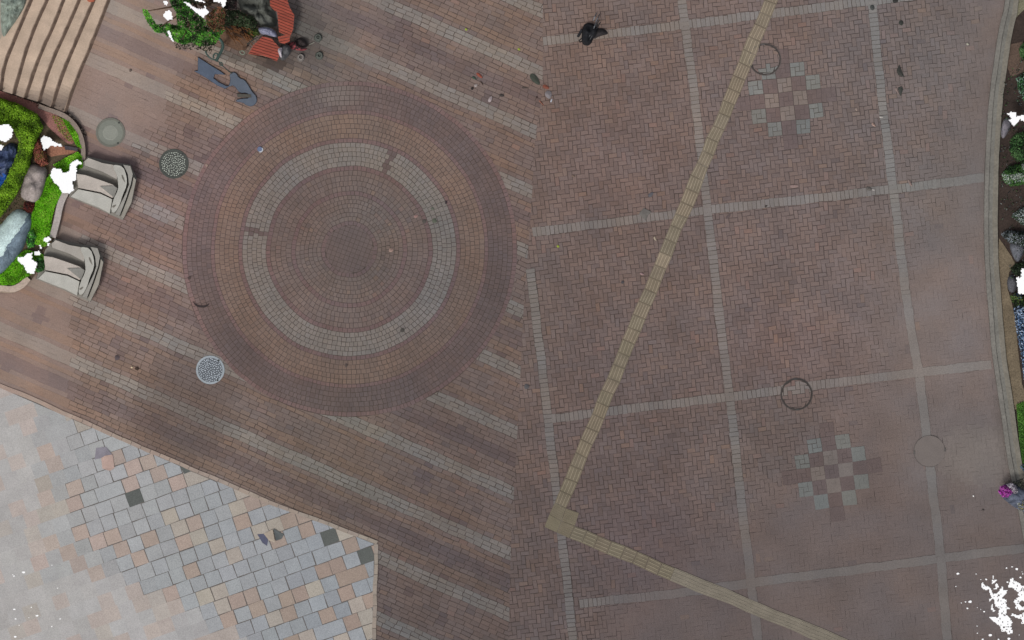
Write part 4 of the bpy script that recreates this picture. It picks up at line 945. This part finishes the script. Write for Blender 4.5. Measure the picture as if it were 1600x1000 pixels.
# ------------------------------------------------------------------ small things on the paving
def scrap(name, x, y, L, wd_, ang, c, label, cat='litter', h=.02, group=None, pts=None, m=None, curl=.0):
    a = math.radians(ang); ca, sa = math.cos(a), math.sin(a); b = MB(); n = 12
    P = [(L / 2 * math.cos(2 * math.pi * k / n), wd_ / 2 * math.sin(2 * math.pi * k / n) * (1.15 - .3 * math.cos(2 * math.pi * k / n))) for k in range(n)] if pts is None else pts
    P = [(x + p * ca - q * sa, y + p * sa + q * ca) for p, q in P]
    nn = len(P); cxm = sum(p[0] for p in P) / nn; cym = sum(p[1] for p in P) / nn; base = .02
    zt = [base + .004 + curl * (.5 + .5 * math.sin(k * 2 * math.pi / nn)) for k in range(nn)]
    for k in range(nn):
        j = (k + 1) % nn
        b.face([W(*P[j], zt[j]), W(*P[k], zt[k]), W(cxm, cym, base + h)], jit(lin(c), .08)); b.face([W(*P[k], zt[k]), W(*P[j], zt[j]), W(cxm, cym, base + .001)], lin(c))
    return tag(b.build(name, m or M_CLOTH), label, cat, group)
scrap('leaf', 836, 124, 22, 8.5, 50, (62, 66, 58), 'large dark green grey leaf on the seam between the two brick patterns', 'leaf', .03)
scrap('leaf', 853, 136, 11, 5, 25, (122, 72, 58), 'rusty orange leaf just below the large dark leaf', 'leaf')
scrap('plastic_scrap_and_glint', 857, 148, 13, 9, 75, (122, 116, 118), 'clear crumpled plastic scrap right below the rusty orange leaf', 'scrap', .04)
scrap('plastic_scrap_and_glint', 861.5, 157, 6, 1.8, -70, (184, 188, 196), 'thin white highlight on the right of the clear plastic, modelled as a sliver', 'scrap')  # glint of the plastic, built as a separate pale piece
scrap('twig', 846, 161, 12, 1.6, 48, (140, 92, 76), 'thin orange brown twig under the clear plastic', 'twig')
scrap('pebble', 839, 152, 3, 3, 0, (64, 48, 46), 'tiny dark pebble left of the clear plastic', 'pebble')
scrap('leaf', 749, 118, 12, 4, 40, (136, 74, 60), 'small reddish leaf, upper of the litter cluster right of the circle top', 'leaf')
scrap('leaf', 741, 122, 8, 3.4, 35, (64, 76, 66), 'small dark green leaf in the litter cluster left of the reddish leaf', 'leaf')
scrap('twig', 753, 130, 9, 1.1, 60, (66, 48, 40), 'thin dark twig under the small reddish leaf', 'twig')
scrap('paper_scrap', 743.5, 133.5, 6, 4, -40, (150, 140, 136), 'small pale paper scrap below the small green leaf', 'scrap')
scrap('pebble', 738, 138, 5.5, 3.6, -50, (50, 44, 42), 'small black pebble touching the pale paper scrap', 'pebble')
scrap('paper_scrap', 766, 155, 10, 4.6, -65, (158, 146, 146), 'pinkish white oblong paper scrap right of the litter cluster', 'scrap', .035)
scrap('leaf', 784, 149, 8, 4, 10, (62, 56, 54), 'dark shrivelled leaf right of the oblong paper scrap', 'leaf')
scrap('leaf', 820, 137, 10, 2.6, 0, (84, 74, 68), 'thin grey brown leaf left of the large dark leaf', 'leaf')
for x, y, lb in ((728.5, 46, 'tiny lime green leaf near the top between two grey stripes'), (811, 77, 'tiny lime green leaf near the seam, above the large dark leaf'), (872, 385, 'tiny lime green leaf on the herringbone right of the big circle')): scrap('leaf', x, y, 4.5, 3.2, 30, (146, 158, 66), lb, 'leaf')
e = empty('bottle_cap', 406, 233, 'small blue and white bottle cap on the upper left of the big circle', 'bottle cap')
b = MB(); b.slab(disc(406, 233, 4.2, 20), .013, .04, lin(92, 104, 132), inset=.4); b.build('cap', M_METAL, e)
b = MB(); annulus(b, 406.5, 233.5, 2.9, 4.6, .013, .043, lin(180, 184, 190), 20, a0=-.6, a1=1.9); b.build('rim', M_METAL, e)
dk = 'dark curled leaves right of the right grid line'
scrap('leaf', 1408, 36, 8, 6, 70, (56, 58, 54), 'dark oval leaf, second from the top right of the grid line', 'leaf', .03)
scrap('leaf', 1399, 1, 9, 6, 10, (52, 52, 50), 'dark oval leaf cut by the top edge right of the grid line', 'leaf', .03)
scrap('leaf', 1363, 12, 9, 6, 80, (70, 72, 70), 'dark grey leaf lying on the right grid line at the top', 'leaf', .03)
scrap('leaf', 0, 0, 0, 0, 0, (58, 58, 54), 'dark pointed triangular leaf, larger of the two right of the grid line', 'leaf', .03, pts=[(1405, 101), (1413, 121), (1403, 117), (1401, 110)])
scrap('leaf', 0, 0, 0, 0, 0, (62, 64, 60), 'dark triangular leaf, lower and smaller of the two right of the grid line', 'leaf', .03, pts=[(1403, 137), (1409, 135), (1411, 140), (1407, 151)])
scrap('paper_scrap', 0, 0, 0, 0, 0, (134, 118, 112), 'pale brown pointed scrap touching the lower triangular leaf', 'scrap', .02, pts=[(1397, 138), (1402, 138), (1406, 150)])
scrap('paper_scrap', 1377, 183, 6, 2.6, 0, (176, 170, 164), 'tiny white curled scrap on the right grid line', 'scrap')
scrap('paper_scrap', 1365, 195, 8, 3.4, 45, (150, 126, 116), 'small brown pink curled scrap left of the right grid line', 'scrap', .03)
scrap('paper_scrap', 1338, 171, 5, 3, 80, (150, 134, 124), 'tiny pale scrap right of the upper checker emblem', 'scrap')
scrap('leaf', 1358, 295, 10, 5, 15, (92, 88, 84), 'grey leaf on the middle grid line left of the crossing', 'leaf', .03)
scrap('paper_scrap', 1365, 296.5, 5, 2.5, 10, (160, 154, 150), 'tiny white scrap at the tip of the grey leaf', 'scrap')
scrap('paper_scrap', 1422, 286, 12, 3.4, 60, (134, 116, 110), 'pinkish brown curled scrap right of the upper right crossing', 'scrap', .03)
scrap('leaf', 1017, 304, 10, 5, -40, (92, 90, 94), 'bluish grey leaf left of the tactile path', 'leaf')
scrap('leaf', 0, 0, 0, 0, 0, (104, 100, 96), 'grey translucent flap on the pale grid line left of the tactile path', 'leaf', .02, pts=[(998, 334), (1006, 325), (1018, 331), (1013, 336), (1009, 345), (1003, 339)])
scrap('leaf', 1138, 338, 10, 4, -50, (96, 84, 82), 'greyish flap right of the tactile path below the pale grid line', 'leaf')
scrap('pebble', 1197, 322, 5, 2.4, -30, (64, 58, 56), 'small dark pebble on the middle grid line right of the tactile path', 'pebble')
scrap('leaf', 896, 275, 6, 3, 20, (110, 94, 84), 'small brown leaf in the herringbone left of the tactile path', 'leaf')
scrap('paper_scrap', 1023.5, 373, 7, 3, 65, (160, 146, 128), 'pale beige scrap left of the tactile path below the grid line', 'scrap')
scrap('paper_scrap', 1003, 428, 7, 3, 20, (140, 116, 114), 'pink scrap left of the tactile path at mid height', 'scrap')
scrap('pebble', 973, 441, 5, 4, 0, (76, 72, 74), 'dark round pebble in the herringbone right of the big circle', 'pebble')
scrap('pebble', 183, 559, 8, 7, 0, (84, 74, 76), 'round dark pebble on the stripes left of the pale manhole cover', 'pebble')
scrap('pebble', 214, 576, 6.5, 5, 50, (66, 52, 44), 'dark brown pebble beside a tiny white speck', 'pebble')
scrap('paper_scrap', 206, 574, 3.2, 2.6, 0, (206, 188, 156), 'tiny cream scrap left of the dark brown pebble', 'scrap')
scrap('moss_clump', 629, 516, 7, 6, 40, (76, 72, 68), 'dark smudge of moss on the lower grey ring', 'moss')
scrap('moss_clump', 679, 345, 8, 6, 20, (84, 88, 76), 'dark green moss clump on the right part of the grey ring', 'moss')
scrap('moss_clump', 663, 346, 7, 6, 70, (82, 76, 72), 'dark moss clump at the inner edge of the grey ring', 'moss')
scrap('moss_clump', 676, 326, 6, 4, 20, (94, 96, 86), 'faint green moss clump above the dark green one on the grey ring', 'moss')
scrap('pebble', 697, 316, 4, 5, 0, (62, 52, 54), 'tiny black pebble on the outer edge of the grey ring', 'pebble')
scrap('pebble', 541, 571, 4, 6, 0, (84, 74, 70), 'small dark pebble below the grey ring', 'pebble')
scrap('pebble', 823, 604, 8, 7, 0, (84, 82, 84), 'dark grey pebble right of the seam at mid height', 'pebble')
scrap('paper_scrap', 611, 391, 7, 5, 0, (150, 126, 116), 'pale peach scrap right of the circle centre', 'scrap')
scrap('paper_scrap', 650, 338, 7, 4, -20, (142, 114, 108), 'pink scrap inside the grey ring on its right', 'scrap')
scrap('paper_scrap', 323, 258, 4, 4, 0, (150, 130, 118), 'tiny peach scrap right of the dark rimmed manhole cover', 'scrap')
scrap('pebble', 204, 110, 4, 4, 0, (96, 84, 78), 'tiny dark pebble on the smooth paving near the steps', 'pebble')
scrap('paper_scrap', 1241, 291, 13, 4.5, -5, (138, 118, 112), 'pink brown oblong scrap in the herringbone below the upper checker emblem', 'scrap', .012)
scrap('paper_scrap', 1512, 69, 4, 3, 20, (170, 166, 150), 'tiny cream scrap near the right kerb in the upper corner', 'scrap')
scrap('pebble', 1536, 797, 4, 3, 0, (84, 76, 74), 'tiny dark pebble left of the flower tub', 'pebble')
scrap('paper_scrap', 1521, 775, 2.5, 2.5, 0, (215, 213, 210), 'tiny white dot left of the flower tub', 'scrap')
# curled papers on the granite, and the dark crescent on the circle rim
e = empty('curled_paper', 425, 838, 'curled paper with a cream fold and dark blue wings on the granite paving', 'paper')
b = MB(); b.face([W(412, 834, .03), W(426, 827, .05), W(430, 848, .10), W(419, 844, .04)], lin(164, 152, 138)); b.build('cream_fold', M_CLOTH, e)
b = MB(); b.face([W(402, 835, .025), W(412, 834, .03), W(419, 843, .05), W(417, 853, .03), W(410, 848, .026)], lin(84, 86, 104)); b.build('blue_wing', M_CLOTH, e)
b = MB(); b.face([W(427, 826, .05), W(444, 835, .03), W(440, 842, .026), W(431, 845, .06)], lin(92, 96, 96)); b.build('dark_wing', M_CLOTH, e)
e = empty('curled_paper', 165, 716, 'peach curled paper with a grey backing on the upper granite paving', 'paper')
b = MB(); b.face([W(158, 716, .03), W(164, 712, .06), W(176, 710, .04), W(179, 731, .04), W(172, 736, .05), W(160, 732, .03)], lin(176, 152, 142)); b.build('peach_fold', M_CLOTH, e)
b = MB(); b.face([W(150, 700, .026), W(166, 698, .03), W(175, 710, .04), W(164, 712, .05), W(157, 716, .03), W(148, 718, .026)], lin(132, 128, 136)); b.build('grey_fold', M_CLOTH, e)
e = empty('sunken_edge', 312, 470, 'dark curved lip of a lifted paver on the lower left rim of the big circle', 'lifted paver')
b = MB(); b.slab(smooth([(301, 470), (305, 475), (313, 478), (322, 477), (328, 473), (324, 479.5), (314, 481), (305, 478)], 1, True), .013, .032, lin(62, 54, 54)); b.build('lip', M_STONE, e)
b = MB(); b.slab([(293, 433), (299, 431), (298, 436), (294, 437)], .013, .03, lin(80, 68, 66)); b.build('chip', M_STONE, e)
print('objects', len(bpy.data.objects))
